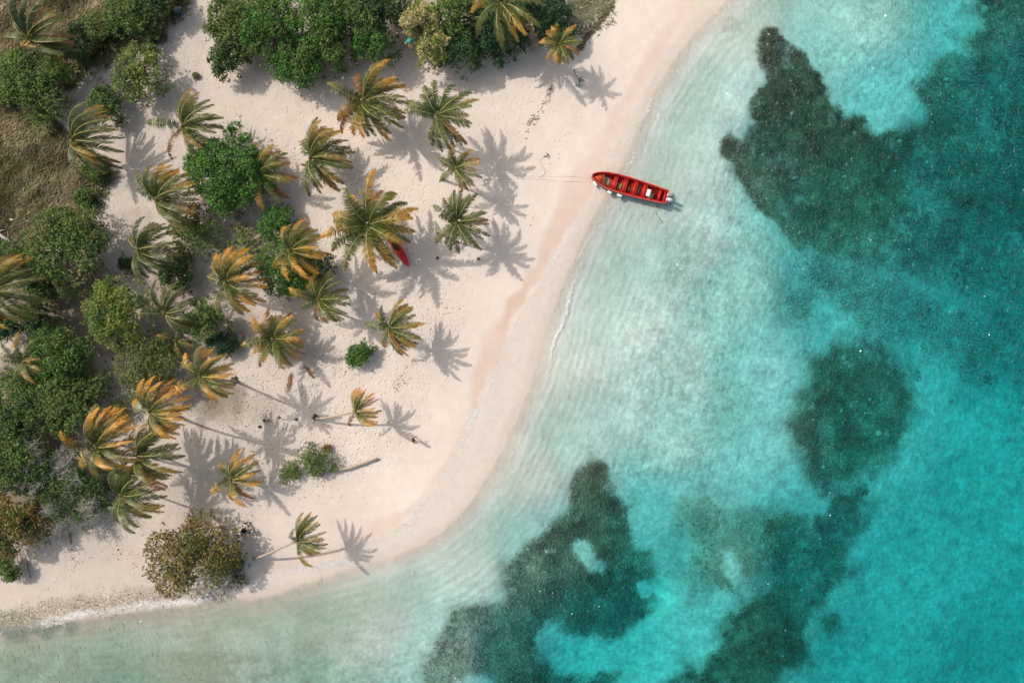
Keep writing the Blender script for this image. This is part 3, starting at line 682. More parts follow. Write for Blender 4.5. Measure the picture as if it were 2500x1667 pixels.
def tree(px, py, rpx, h, pal, label, dens=1.0, leaf=.17, elong=1.0, rot=0.0, base=None, name='broadleaf_tree', cat='tree', group=None, pal2=None, mix2=0.0, puffr=.30, seed=None, sparse=0.0, extra=None):
    seed = seed if seed is not None else int(px * 7 + py * 13); r = np.random.default_rng(seed); rpx = rpx * 1.07
    zc = h * .72; c = P(px, py, zc); R = rpx * MPP * (CAM_H - zc) / CAM_H
    b = G(base[0], base[1]) if base else None
    if b is None:
        gx = c[0] - .15 * R; gy = c[1] - .05 * R; b = np.array([gx, gy, gz((gx, gy))])
    root = empty(name, b, label, cat, group)
    rp = max(.38, puffr * R * .9) if R > 1.3 else R * .42
    npf = int(10 + 5.5 * (R / rp) ** 2 * .8); pf = []
    tries = 0; ph1, ph2, ph3 = r.uniform(0, 6.28, 3)
    while len(pf) < npf and tries < 4000:
        tries += 1
        u = r.uniform(-1, 1, 2)
        if np.hypot(*u) > 1: continue
        th_ = math.atan2(u[1], u[0]); u = u * (1 + .13 * math.sin(2 * th_ + ph1) + .11 * math.sin(3 * th_ + ph2) + .08 * math.sin(5 * th_ + ph3))
        rr = rp * r.uniform(.45, 1.15); q = u * max(R - rr * .7, .05)
        q = np.array([q[0], q[1] * elong]); cr, sr = math.cos(rot), math.sin(rot); q = np.array([q[0] * cr - q[1] * sr, q[0] * sr + q[1] * cr])
        dome = math.sqrt(max(0.05, 1 - np.dot(u, u) * .85))
        z = b[2] + h * (.40 + .60 * dome) * r.uniform(.80, 1.0) - rr * .6
        z = max(z, b[2] + rr * .5)
        pf.append((c[0] + q[0], c[1] + q[1], z, rr))
    for _ in range(int(5 + R * 3)):
        a_ = r.uniform(0, 6.28); q = np.array([math.cos(a_), math.sin(a_) * elong]) * R * r.uniform(.88, 1.12); cr, sr = math.cos(rot), math.sin(rot)
        q = np.array([q[0] * cr - q[1] * sr, q[0] * sr + q[1] * cr]); pf.append((c[0] + q[0], c[1] + q[1], b[2] + h * r.uniform(.25, .6), r.uniform(.14, .30) * min(1, R / 1.5)))
    if extra:
        for ex, ey, er in extra:
            z = h * .55; q = P(ex, ey, z); pf.append((q[0], q[1], b[2] + z, er * MPP * .9))
            for _ in range(4):
                pf.append((q[0] + r.normal(0, er * MPP * .5), q[1] + r.normal(0, er * MPP * .5), b[2] + z + r.normal(0, .2), er * MPP * .55))
    p0, p1 = [np.array(v) for v in PAL[pal]]
    cent, nr, col = [], [], []
    for (x, y, z, rr) in pf:
        if r.random() < sparse: continue
        n = int(dens * 150 * (rr / .6) ** 2 * (.17 / leaf) ** 2)
        n = max(n, 14)
        # rosettes
        nros = max(n // 5, 3)
        d = r.normal(size=(nros, 3)); d[:, 2] = np.abs(d[:, 2]) * 1.0 - .35; d /= np.linalg.norm(d, axis=1)[:, None]
        rad = rr * (r.uniform(.45, 1.08, nros) ** .6)
        pc = np.array([x, y, z]) + d * rad[:, None] * np.array([1, 1, .8])
        pc = np.repeat(pc, 5, 0) + r.normal(0, leaf * .42, (nros * 5, 3)) * np.array([1, 1, .5])
        nn = np.repeat(d, 5, 0) * .35 + np.array([0, 0, .65]) + r.normal(0, .55, (nros * 5, 3)); nn /= np.linalg.norm(nn, axis=1)[:, None]
        cent.append(pc); nr.append(nn)
        t = np.clip(r.normal(.42, .15) + np.repeat(r.normal(0, .33, nros), 5), 0, 1)[:, None]
        q0, q1 = p0, p1
        if pal2 and r.random() < mix2: q0, q1 = [np.array(v) for v in PAL[pal2]]
        cc = (q0 * (1 - t) + q1 * t) * r.uniform(.7, 1.35, (nros * 5, 1)) * r.uniform(.85, 1.15)
        yl = r.random(nros * 5) < .015
        cc[yl] = np.array([.32, .22, .05])
        col.append(cc)
    cent = np.concatenate(cent); nr = np.concatenate(nr); col = np.concatenate(col)
    cent[:, 2] = np.maximum(cent[:, 2], b[2] + .05)
    V, Q, Cc = leaves_mesh(cent, nr, leaf, leaf * .62, col, r)
    mesh_np('crown', V - b, Q, M_LEAF, root, np.clip(Cc, 0, 1))
    # trunk and limbs
    A = Acc(); top = np.array([c[0] * .3 + b[0] * .7, c[1] * .3 + b[1] * .7, b[2] + h * .42]); tr = .05 + .028 * h * max(R, .8) ** .5 * .7
    tp = [b + np.array([0, 0, -.15]), b + (top - b) * .35 + r.normal(0, .06, 3), b + (top - b) * .7 + r.normal(0, .06, 3), top]
    A.tube(tp, [tr * 1.3, tr, tr * .85, tr * .75], 8); A.build('trunk', M_BARK, root, True, off=b)
    A = Acc(); order = sorted(range(len(pf)), key=lambda q: -pf[q][3])[:26]
    for j in order:
        x, y, z, rr = pf[j]; e = np.array([x, y, z - rr * .2]); s0 = b + (top - b) * r.uniform(.6, 1); mid = (s0 + e) / 2 + np.array([0, 0, .12 * h]) * r.uniform(-.3, .6) + r.normal(0, .1, 3)
        A.tube([s0, mid, e], [tr * .5, tr * .3, tr * .12], 5, cap=False)
    A.build('limbs', M_BARK, root, True, off=b)
    return root
GT = 'round green trees of the beach wood'
trees = [
 # px, py, r, h, palette, label, kwargs
 (575, 62, 72, 4.6, 'mid', 'greyish green crown at the left end of the top tree mass', dict(dens=1.2, puffr=.24)),
 (560, 148, 44, 3.4, 'dark', 'small dark green lobe of broad leaves reaching down left below the top tree mass', dict(leaf=.2, puffr=.34, dens=1.0)),
 (668, 70, 86, 5.4, 'green', 'large mid green crown second from the left in the top tree mass', dict(pal2='bright', mix2=.5)),
 (735, 150, 62, 4.6, 'bright', 'bright green crown hanging lowest over the sand shadow at the top', dict(pal2='green', mix2=.4)),
 (790, 45, 78, 5.8, 'green', 'rich green crown at the top edge above the two upper palms', dict(pal2='bright', mix2=.4)),
 (818, 130, 44, 4.2, 'green', 'small green crown tucked right of the lowest hanging top tree', dict()),
 (885, 40, 68, 5.2, 'dark', 'dark green crown in the middle of the top tree mass', dict(pal2='green', mix2=.45)),
 (912, 110, 52, 4.4, 'bright', 'vivid green crown just above the tall palm with rusty tips', dict(pal2='green', mix2=.3)),
 (965, 25, 52, 4.6, 'dark', 'dark crown left behind the pale yellow flowering tree', dict()),
 (1030, 60, 52, 5.4, 'yellow', 'pale yellow green flowering tree in the top tree mass', dict(pal2='lime', mix2=.45, leaf=.14, dens=1.2)),
 (1062, 120, 46, 4.6, 'lime', 'lower yellow green crown of the flowering trees above the green palm', dict(pal2='yellow', mix2=.4, leaf=.14)),
 (1120, 35, 66, 5.2, 'green', 'green crown between the flowering tree and the top edge palm', dict(pal2='dark', mix2=.5)),
 (1125, 120, 56, 4.0, 'deep', 'deep green feathery crown with the blue tarp under it', dict(leaf=.13, pal2='dark', mix2=.5)),
 (1215, 70, 70, 4.0, 'deep', 'deep green feathery crown right under the top edge palm', dict(leaf=.13)),
 (1225, 122, 34, 2.8, 'deep', 'small deep green crown below the top edge palm over the shaded sand', dict(leaf=.13)),
 (1320, 30, 70, 4.4, 'deep', 'deep green feathery tree at the right end of the top tree mass', dict(leaf=.13)),
 (1355, 80, 36, 3.0, 'deep', 'small deep green bush just above left of the small yellow palm', dict(leaf=.13)),
 (345, 182, 66, 3.6, 'mid', 'round light green tree standing alone on sand in the upper left', dict(pal2='lime', mix2=.3, leaf=.15)),
 (92, 200, 92, 3.8, 'green', 'wide green tree on the dry grass under the big upper left palm', dict(pal2='mid', mix2=.5)),
 (268, 265, 46, 2.6, 'green', 'small green tree between the round light tree and the windswept left palm', dict(pal2='dark', mix2=.4)),
 (322, 45, 60, 3.2, 'green', 'green tree near the top left between grass and sand', dict(pal2='dark', mix2=.3)),
 (398, 8, 44, 3.2, 'dark', 'dark green tree cut by the top edge at upper left', dict()),
 (245, 78, 36, 2.4, 'mid', 'small olive green bush on the grass left of the top left trees', dict(leaf=.13, name='bush', cat='bush')),
 (205, 120, 38, 2.6, 'dark', 'narrow dark bush at the grass edge right of the wide green tree', dict(leaf=.13, name='bush', cat='bush', elong=1.7)),
 (556, 428, 98, 5.2, 'bright', 'large vivid green tree in the centre of the palm grove', dict(dens=1.1, extra=[(612, 345, 16), (630, 375, 14), (575, 335, 20)])),
 (500, 565, 66, 2.6, 'mid', 'sparse green tree with sand showing through below the vivid green tree', dict(dens=.5, sparse=.15, pal2='green', mix2=.5)),
 (610, 600, 48, 2.2, 'mid', 'thin yellow green bush right of the sparse tree', dict(dens=.4, sparse=.25, pal2='lime', mix2=.4)),
 (678, 550, 44, 3.2, 'bright', 'small vivid green tree above the orange palm of the grove', dict()),
 (700, 655, 72, 3.6, 'bright', 'vivid green tree under the orange palm of the grove', dict(pal2='green', mix2=.3)),
 (775, 655, 42, 2.6, 'dark', 'dark green bush right of the orange palm of the grove', dict(pal2='green', mix2=.3)),
 (165, 612, 106, 4.8, 'green', 'broad dark olive tree below the dry grass on the left', dict(pal2='olive', mix2=.35, extra=[(255, 600, 26)])),
 (60, 640, 62, 4.0, 'dark', 'dark tree by the left edge beside the broad olive tree', dict(pal2='green', mix2=.4)),
 (288, 762, 82, 4.6, 'lime', 'dense yellow green round tree left of the shaded palm', dict(pal2='green', mix2=.5, leaf=.14, dens=1.2)),
 (505, 785, 52, 3.6, 'mid', 'round light green tree beside the painted bench', dict(pal2='green', mix2=.5, leaf=.14, dens=1.1)),
 (545, 835, 34, 2.0, 'deep', 'low dark green bush next to the painted bench', dict(leaf=.13, name='bush', cat='bush')),
 (150, 862, 80, 4.4, 'green', 'green tree left of the bare dark soil patch', dict(pal2='bright', mix2=.4)),
 (105, 770, 44, 3.0, 'dark', 'dark green tree shaded under the left edge palm', dict(pal2='green', mix2=.3)),
 (30, 790, 46, 2.8, 'deep', 'very dark bush in shade at the left edge', dict()),
 (370, 900, 84, 3.6, 'mid', 'mid green tree above the two orange palms with sand glinting through', dict(dens=.85, pal2='olive', mix2=.4, leaf=.14)),
 (438, 668, 42, 2.6, 'dark', 'small dark green tree left of the orange crowned grove palm', dict(pal2='green', mix2=.4)),
 (60, 985, 84, 4.4, 'green', 'green tree at the left edge beside the grey brown palm', dict(pal2='dark', mix2=.4)),
 (160, 985, 76, 4.2, 'green', 'dark green tree left of the big orange palm', dict(pal2='mid', mix2=.5)),
 (228, 945, 44, 3.0, 'mid', 'small green tree on pale sand above the big orange palm', dict(dens=.7)),
 (40, 1120, 82, 4.6, 'green', 'large green tree at the left edge above the grey bare tree', dict(pal2='dark', mix2=.4)),
 (165, 1190, 96, 3.0, 'dark', 'low dense green tree beneath the grey bare branches', dict(pal2='green', mix2=.45, leaf=.13)),
 (25, 1280, 80, 4.2, 'brown', 'brown olive tree in the lower left by the edge', dict(pal2='green', mix2=.35)),
 (95, 1262, 46, 3.0, 'brown', 'smaller brownish tree right of the lower left edge tree', dict(dens=.7, pal2='rust', mix2=.3)),
 (22, 1385, 32, 2.0, 'green', 'little green bush at the left edge above the pebbly shore', dict(name='bush', cat='bush')),
 (458, 1360, 114, 4.8, 'olive', 'large olive brown tree overhanging the water in the lower left', dict(pal2='brown', mix2=.55, dens=.60, elong=.86, rot=.6, base=(520, 1350), leaf=.19)),
 (880, 864, 36, 1.8, 'bright', 'small oval bush alone on open sand', dict(name='bush', cat='bush', elong=.68, rot=.75, pal2='green', mix2=.4)),
 (778, 1122, 42, 1.6, 'green', 'thin bush beside the base of the fallen palm trunk', dict(name='bush', cat='bush', dens=.55, sparse=.12, pal2='mid', mix2=.4, leaf=.13)),
 (712, 1152, 28, 1.1, 'mid', 'smaller pale bush left of the thin bush by the fallen trunk', dict(name='bush', cat='bush', dens=.5, sparse=.1, leaf=.13)),
 (800, 1092, 10, .7, 'rust', 'tiny rusty brown bush above the thin bush by the fallen trunk', dict(name='bush', cat='bush', dens=.35, leaf=.12)),
 (242, 420, 30, 1.7, 'green', 'small round green bush on the grass edge below the windswept left palm', dict(name='bush', cat='bush', leaf=.13)),
 (217, 486, 26, 1.5, 'green', 'lower small round green bush on the grass edge beside pale sand', dict(name='bush', cat='bush', leaf=.13)),
 (488, 194, 7, .4, 'olive', 'tiny olive plant alone on sand between the top trees and the light green tree', dict(name='small_plant', cat='plant', dens=.4, leaf=.12)),
 (572, 1402, 38, .7, 'dark', 'added low dark leaves standing in for shade and rocks at the foot of the lone leaning palm', dict(name='bush', cat='bush', dens=.22, leaf=.11, sparse=.2)),  # sparse dark foliage added where only shade and dark rocks lie
 (300, 1000, 30, 1.6, 'mid', 'thin leafy bush on pale sand between the green tree and the orange tipped palm', dict(name='bush', cat='bush', dens=.4, sparse=.2, leaf=.13)),
 (20, 235, 30, 1.8, 'mid', 'small green bush at the left edge beside the wide green tree', dict(name='bush', cat='bush', leaf=.13)),
 (110, 700, 40, 2.4, 'green', 'green bush below the broad olive tree in the left wood', dict(name='bush', cat='bush', leaf=.14)),
 (560, 495, 40, 2.4, 'mid', 'loose green bush at the foot of the vivid green tree', dict(name='bush', cat='bush', dens=.55, sparse=.15)),
 (455, 560, 40, 2.0, 'mid', 'loose green bush left of the sparse tree', dict(name='bush', cat='bush', dens=.45, sparse=.2)),
 (450, 620, 34, 1.8, 'mid', 'sparse low bush above the small dark green tree in the grove', dict(name='bush', cat='bush', dens=.4, sparse=.2)),
 (320, 650, 20, 1.2, 'dark', 'small dark bush in shade under the dark windswept palm', dict(name='bush', cat='bush')),
]
for px_, py_, r_, h_, pal_, lab_, kw in trees:
    tree(px_, py_, r_, h_, pal_, lab_, **kw)

# grey leafless tree
def bare_tree(px, py, rpx, h, label, seed=5):
    r = np.random.default_rng(seed); b = G(px + 10, py + 10); root = empty('bare_tree', b, label, 'tree'); R = rpx * MPP
    A = Acc(); A.tube([b - np.array([0, 0, .1]), b + np.array([.1, .05, h * .25]), b + np.array([0, .15, h * .45])], [.16, .13, .11], 8); A.build('trunk', M_GREY, root, True, off=b)
    tw = Acc(); s0 = b + np.array([0, .15, h * .42])
    for i in range(11):
        a = i / 11 * 2 * math.pi + r.uniform(-.2, .2); L_ = R * r.uniform(.7, 1.0); pts = [s0]; d = np.array([math.cos(a), math.sin(a), r.uniform(.35, .7)])
        for j in range(6):
            d = d + r.normal(0, .22, 3) * np.array([1, 1, .5]); d[2] -= .06; d /= np.linalg.norm(d); pts.append(pts[-1] + d * L_ / 6)
        B = Acc(); B.tube(pts, np.linspace(.045, .014, 7), 5, cap=False); B.build('limb', M_GREY, root, True, off=b)
        for j in range(1, 7):
            for q in range(9):
                dd = d * .3 + r.normal(0, .8, 3) * np.array([1, 1, .45]); dd /= np.linalg.norm(dd); t = [pts[j]]
                for _ in range(4):
                    dd = dd + r.normal(0, .35, 3); dd[2] = dd[2] * .7 + .05; dd /= np.linalg.norm(dd); t.append(t[-1] + dd * r.uniform(.16, .30))
                tw.tube(t, np.linspace(.018, .008, 5), 3, cap=False)
                for v in t[1:4]:
                    e = r.normal(0, 1, 3) * np.array([1, 1, .4]); e /= np.linalg.norm(e)
                    tw.tube([v, v + e * .16, v + e * .28 + r.normal(0, .06, 3)], [.011, .009, .006], 3, cap=False)
    tag(tw.build('twigs', M_TWIG, root, False, off=b), kind='stuff')
bare_tree(150, 1130, 88, 5.2, 'grey leafless tree with tangled bare branches in the lower left wood', 5)
bare_tree(205, 1225, 72, 3.9, 'lower grey leafless tree whose twigs reach over the shaded sand', 8)

# ------------------------------------------------------------------ palms
OLG = np.array([.035, .070, .016]); OLY = np.array([.215, .245, .055]); ORG = np.array([.74, .31, .03]); BRN = np.array([.20, .075, .025]); RIB = np.array([.52, .40, .16])
def frond(root, b, top, az, e0, L, wind, wk, orange, r, wid, brown=0.0, label=None, col_shift=1.0):
    n = 13; W = np.array([math.cos(wind), math.sin(wind), 0]); d = np.array([math.cos(az) * math.cos(e0), math.sin(az) * math.cos(e0), math.sin(e0)])
    pts = [top + d * .05]; ds = [d]; g = r.uniform(.12, .21); wk = wk * r.uniform(.8, 1.35)
    for i in range(n - 1):
        t = i / (n - 1)
        d = d + W * wk * (.03 + .24 * t) + np.array([0, 0, -g * (.35 + 1.1 * t)]); d /= np.linalg.norm(d)
        pts.append(pts[-1] + d * L / (n - 1)); ds.append(d)
    pts = np.array(pts); ds = np.array(ds)
    zmin = b[2] + .08
    pts[:, 2] = np.maximum(pts[:, 2], zmin)
    A = Acc(); rc = RIB * r.uniform(.75, 1.1) * (1 - .35 * brown)
    w0 = OLY * .8 + rc * .2
    ta = np.linspace(0, 1, n)[:, None]
    tb = np.clip(ta * 4, 0, 1); cr = np.repeat((OLY * .6 + OLG * .4) * (1 - tb) + rc * tb, 4, 0)
    # rachis
    k4 = 4; rad = np.linspace(.038, .010, n) * (L / 4) ** .3
    A.tube(pts, rad, k4, None, cap=False)
    A.C.append(cr)
    m_ = int(60 * max(.6, L / 4)); t = np.linspace(.10, .995, m_); ti = t * (n - 1)
    pi = np.stack([np.interp(ti, np.arange(n), pts[:, q]) for q in range(3)], 1); di = np.stack([np.interp(ti, np.arange(n), ds[:, q]) for q in range(3)], 1)
    di /= np.linalg.norm(di, axis=1)[:, None]
    ll = wid * (.40 + .60 * np.sin(np.pi * np.clip(t * .95 + .06, 0, 1)) ** .7) * (1 - .45 * t ** 4)
    up = np.array([0, 0, 1.0]); side = np.cross(di, up); side /= np.linalg.norm(side, axis=1)[:, None] + 1e-6
    clump = np.repeat(r.normal(0, .16, (m_ // 4 + 1, 3)), 4, 0)[:m_]
    V, C_ = [], []; T = []; nb = 0
    for s in (-1, 1):
        dr = side * s * .95 + di * (.42 + .25 * t[:, None]) + W * (.12 + wk * 1.15) + up * (-.16) + clump + r.normal(0, .07, (m_, 3))
        dr /= np.linalg.norm(dr, axis=1)[:, None]
        d2 = dr + W * (wk * .5) + up * (-.55) + di * .22 + r.normal(0, .07, (m_, 3)); d2 /= np.linalg.norm(d2, axis=1)[:, None]
        l = (ll * r.uniform(.82, 1.12, m_))[:, None]
        br = r.random(m_) < .04 + .12 * brown; l[br] *= .35
        wv_ = di * .034 * (L / 4) ** .5
        p0 = pi; p1 = pi + dr * l * .55; p2 = p1 + d2 * l * .5
        for q in (p1, p2): q[:, 2] = np.maximum(q[:, 2], b[2] + .04)
        X5 = np.stack([p0 - wv_ * .8, p0 + wv_ * .8, p1 + wv_, p1 - wv_, p2], 1).reshape(-1, 3)
        i = np.arange(m_) * 5 + nb
        T.append((np.stack([i, i + 1, i + 2, i + 3], 1), np.stack([i + 3, i + 2, i + 4], 1))); nb += m_ * 5
        fade = np.clip((t - .35) * 1.5, 0, 1)[:, None] * orange * 1.2 + orange * .06
        c0 = OLG * (1 - .35 * fade) + OLY * .35 * fade; c0 = c0 * (1 - .55 * np.clip(fade, 0, 1)) + ORG * .55 * np.clip(fade, 0, 1)
        c2 = OLG * .55 + OLY * .45; c2 = c2 * (1 - np.clip(fade, 0, 1)) + ORG * np.clip(fade, 0, 1)
        c0 = c0 * (1 - brown) + BRN * brown; c2 = c2 * (1 - brown) + (BRN * 1.5) * brown
        vv = r.uniform(.8, 1.25, (m_, 1)) * col_shift
        C5 = np.stack([c0 * vv, c0 * vv, (c0 + c2) / 2 * vv, (c0 + c2) / 2 * vv, c2 * vv * 1.1], 1).reshape(-1, 3)
        V.append(X5); C_.append(C5)
    base = A.n
    A.add(np.concatenate(V), np.concatenate([q[0] for q in T]), np.concatenate([q[1] for q in T]), np.concatenate(C_))
    o = A.build('frond', M_PALM, root, False, off=b)
    if label: o['label'] = label
    return o
def palm(px, py, rpx, h, label, orange=.5, wk=.5, wind=.12, nf=20, base=None, lean=.22, brown=.12, shift=1.0, seed=None, coco=True, left=.35, maxe=1.15, gap=None):
    seed = seed if seed is not None else int(px * 3 + py * 5); r = np.random.default_rng(seed)
    c = P(px, py, h)
    if base: b = G(base[0], base[1])
    else:
        bx = c[0] - math.cos(wind) * lean * h; by = c[1] - math.sin(wind) * lean * h + r.uniform(-.1, .1) * h; b = np.array([bx, by, gz((bx, by))])
    root = empty('palm_tree', b, label, 'palm tree', 'windswept coconut palms')
    # trunk: swollen foot, curved, ringed
    nseg = int(max(10, h * 5)); t = np.linspace(0, 1, nseg); hv = c - b
    pts = b + np.stack([hv[0] * (t ** 1.25), hv[1] * (t ** 1.25), hv[2] * (t * 1.0 + .10 * np.sin(np.pi * t) * min(1, np.hypot(hv[0], hv[1]) / max(h, 1)))], 1)
    perp = np.array([-hv[1], hv[0], 0]); perp /= np.linalg.norm(perp) + 1e-6
    pts += perp * (np.sin(np.pi * t * 1.3) * .10 * r.uniform(-1, 1) * min(h, 5) * .4)[:, None]
    rad = .115 + .06 * np.exp(-t * 9) - .025 * t; rad = rad * (1 + .07 * (np.arange(nseg) % 2))
    A = Acc(); A.tube(pts, rad, 9); A.build('trunk', M_PALMBARK, root, True, off=b)
    top = pts[-1]
    R = rpx * MPP * (CAM_H - h) / CAM_H; wid = .150 * R + .19
    ga = 2.39996
    nf = int(nf * 1.22)
    for i in range(nf):
        u = (i + .5) / nf; azr = i * ga + r.uniform(-.25, .25)
        # azimuth warped toward the lee side
        az_ = azr
        rel = (azr - wind + math.pi) % (2 * math.pi) - math.pi
        if abs(rel) > 1.9 and r.random() > left: rel *= .5
        rel *= 1 - .10 * wk
        az_ = wind + rel
        if gap is not None and u > .3 and abs((az_ - gap + math.pi) % (2 * math.pi) - math.pi) < .27:
            az_ += .45 * (1 if r.random() < .5 else -1)
        lee = math.cos(rel)
        e0 = maxe - (maxe + .10) * u ** .8 + r.normal(0, .07)
        L = R * (1.22 if e0 > .6 else 1.10) * r.uniform(.86, 1.08) * (1.0 if lee > -.3 else .92)
        og = np.clip(orange * (r.uniform(1.3, 1.9) if r.random() < .25 + .35 * orange else r.uniform(.1, .45)) * (.7 + .5 * u), 0, 1.15)
        bw = 0.0
        if r.random() < brown * (u ** 1.5) * 2: bw = r.uniform(.5, 1)
        frond(root, b, top, az_, e0, L, wind, wk, og, r, wid * (1 - .25 * bw), bw, 'brown dying frond' if bw > .5 else None, shift)
    # young spear leaves and crown heart
    A = Acc()
    A.ell(top + np.array([0, 0, .05]), (.17, .17, .22), 8, 6, col=OLY * .6)
    for q in range(3):
        a = r.uniform(0, 6.28); e = top + np.array([math.cos(a) * .15 + wk * .3, math.sin(a) * .15, .9 * R / 4 + .3]); A.tube([top, (top + e) / 2, e], [.045, .03, .008], 4, OLY * 1.1, cap=False)
    A.build('crown_heart', M_PALM, root, True, off=b)
    if coco:
        for q in range(int(r.integers(3, 7))):
            a = r.uniform(0, 6.28); A = Acc(); A.ell(top + np.array([math.cos(a) * .24, math.sin(a) * .24, -.16 + r.uniform(-.05, .05)]), (.12, .12, .15), 8, 6); A.build('coconut', M_COCO, root, True, off=b)
    return root
PALMS = [
 (74, 98, 100, 5.5, 'large dark palm in the top left corner with fronds blown up and right', dict(orange=.35, wk=.8, wind=.75, nf=20, left=.15, brown=.25, shift=.85)),
 (178, 345, 108, 4.6, 'windswept palm over the dry grass edge on the left, all fronds streaming right', dict(orange=.45, wk=.95, wind=.15, nf=20, left=.12, shift=.85)),
 (447, 312, 88, 4.8, 'olive green palm right of the round light green tree', dict(orange=.35, wk=.6, wind=.30, nf=19)),
 (888, 247, 104, 5.0, 'tall palm with rusty tips below the top tree mass', dict(orange=.55, wk=.5, wind=.15, nf=27, brown=.35, left=.5)),
 (1068, 286, 92, 6.3, 'green palm casting its whole shadow on open sand to its lower right', dict(orange=.28, wk=.35, wind=.15, nf=19, brown=.05, left=.6)),
 (1112, 408, 60, 5.0, 'small green and orange palm leaning from a dark foot, under the green palm', dict(orange=.6, wk=.35, wind=.10, nf=17, base=(1078, 438), left=.7)),
 (757, 385, 96, 4.0, 'green palm right of the vivid green tree', dict(orange=.40, wk=.45, wind=.10, nf=23, left=.5, brown=.15)),
 (899, 548, 112, 5.2, 'biggest palm, standing over the red canoe', dict(orange=.55, wk=.25, wind=.10, nf=27, left=1.0, brown=.12, gap=-.72)),
 (1116, 547, 76, 4.8, 'deep green palm nearest the water in the upper beach', dict(orange=.18, wk=.30, wind=.10, nf=20, base=(1068, 566), left=.7, brown=.04, shift=.85)),
 (383, 492, 96, 5.0, 'palm with orange tips on sand left of the vivid green tree', dict(orange=.60, wk=.65, wind=.25, nf=23, left=.3)),
 (340, 612, 86, 5.0, 'dark slender leaved palm beside the broad olive tree', dict(orange=.12, wk=.75, wind=.20, nf=19, left=.25, shift=.75)),
 (632, 425, 84, 3.4, 'rusty brown palm half hidden behind the right side of the vivid green tree', dict(orange=.7, wk=.35, wind=.10, nf=17, brown=.7, left=.3)),
 (709, 612, 82, 6.4, 'orange palm growing through the vivid green trees of the grove', dict(orange=.85, wk=.6, wind=.10, nf=19, left=.4, brown=.15)),
 (554, 692, 90, 6.0, 'orange crowned palm left of centre with upright orange fronds', dict(orange=1.0, wk=.45, wind=.15, nf=21, left=.5, brown=.05)),
 (778, 732, 76, 5.0, 'green palm below the orange palm of the grove', dict(orange=.45, wk=.55, wind=.10, nf=19, left=.4)),
 (950, 806, 76, 4.8, 'green palm with rusty right tips above the small oval bush', dict(orange=.45, wk=.5, wind=.10, nf=21, left=.4, brown=.22)),
 (670, 826, 76, 3.2, 'bushy yellow palm on littered sand in the middle left', dict(orange=.75, wk=.25, wind=.05, nf=24, left=1.0, shift=1.1)),
 (402, 762, 74, 4.2, 'shaded dark green palm between two round trees', dict(orange=.15, wk=.55, wind=.45, nf=17, left=.6, shift=.75)),
 (428, 832, 46, 2.6, 'low brownish palm under the shaded dark green palm', dict(orange=.45, wk=.5, wind=-1.0, nf=10, left=.4, shift=.8)),
 (494, 918, 78, 8.6, 'bright orange palm with a long trunk shadow reaching to the lone crown shadow', dict(orange=1.15, wk=.55, wind=.15, nf=19, base=(576, 930), left=.5)),
 (368, 1006, 86, 9.0, 'orange tipped palm above the green double palms', dict(orange=1.15, wk=.6, wind=.15, nf=19, base=(440, 1018), left=.4)),
 (240, 1093, 100, 7.2, 'big broad orange palm right of the dark green trees', dict(orange=1.3, wk=.75, wind=.35, nf=23, left=.15)),
 (338, 1115, 100, 6.2, 'green palm tangled on the right of the big orange palm', dict(orange=.38, wk=.65, wind=.05, nf=20, left=.15, brown=.2)),
 (298, 1208, 92, 5.6, 'lower palm of the cluster with one long yellow frond hanging down right', dict(orange=.40, wk=.6, wind=.15, nf=19, left=.35)),
 (565, 1170, 70, 3.4, 'small yellow and orange palm blown to the upper right', dict(orange=1.15, wk=.6, wind=.30, nf=15, left=.2, shift=1.05)),
 (868, 1006, 58, 4.0, 'small tattered orange palm on a long bare leaning trunk', dict(orange=1.5, wk=.75, wind=.45, nf=15, base=(773, 1021), left=.15, shift=1.05)),
 (727, 1318, 68, 4.4, 'lone olive palm leaning to the water from the lower beach', dict(orange=.35, wk=.7, wind=.25, nf=16, base=(620, 1363), left=.3)),
 (1365, 111, 52, 5.0, 'small yellow palm at the edge of the top beach', dict(orange=.65, wk=.30, wind=.05, nf=17, base=(1292, 110), left=.8, shift=1.1)),
 (1218, 6, 110, 6.4, 'pale olive palm cut by the top edge over deep green trees', dict(orange=.40, wk=.45, wind=-.5, nf=18, left=.7, shift=1.05, brown=.05)),
 (-12, 712, 112, 6.0, 'palm cut by the left edge with yellow brown fronds streaming right', dict(orange=.45, wk=.7, wind=.15, nf=18, left=.3, brown=.2, shift=.9)),
 (60, 882, 66, 4.0, 'grey brown palm behind the green tree near the left edge', dict(orange=.5, wk=.4, wind=.4, nf=15, left=.8, brown=.2, shift=.95)),
]
for px_, py_, r_, h_, lab_, kw in PALMS:
    palm(px_, py_, r_, h_, lab_, **kw)

# dry fallen fronds on the sand
def fallen_frond(px, py, az, L, label, seed):
    r = np.random.default_rng(seed); b = G(px, py); root = empty('fallen_frond', b, label, 'fallen frond', 'dry palm fronds lying on the sand')
    frond(root, b, b + np.array([0, 0, .12]), az, .08, L, az, .2, .3, r, .42, .85, None, 1.15)
for i, (x, y, a_, l_, lab) in enumerate([(712, 905, -1.75, 2.2, 'dry brown frond lying below the bushy yellow palm'), (742, 890, -.9, 2.0, 'dry frond lying right of the bushy yellow palm'), (545, 880, .9, 2.0, 'bleached frond stub beside the painted bench')]):
    fallen_frond(x, y, a_, l_, lab, 900 + i)

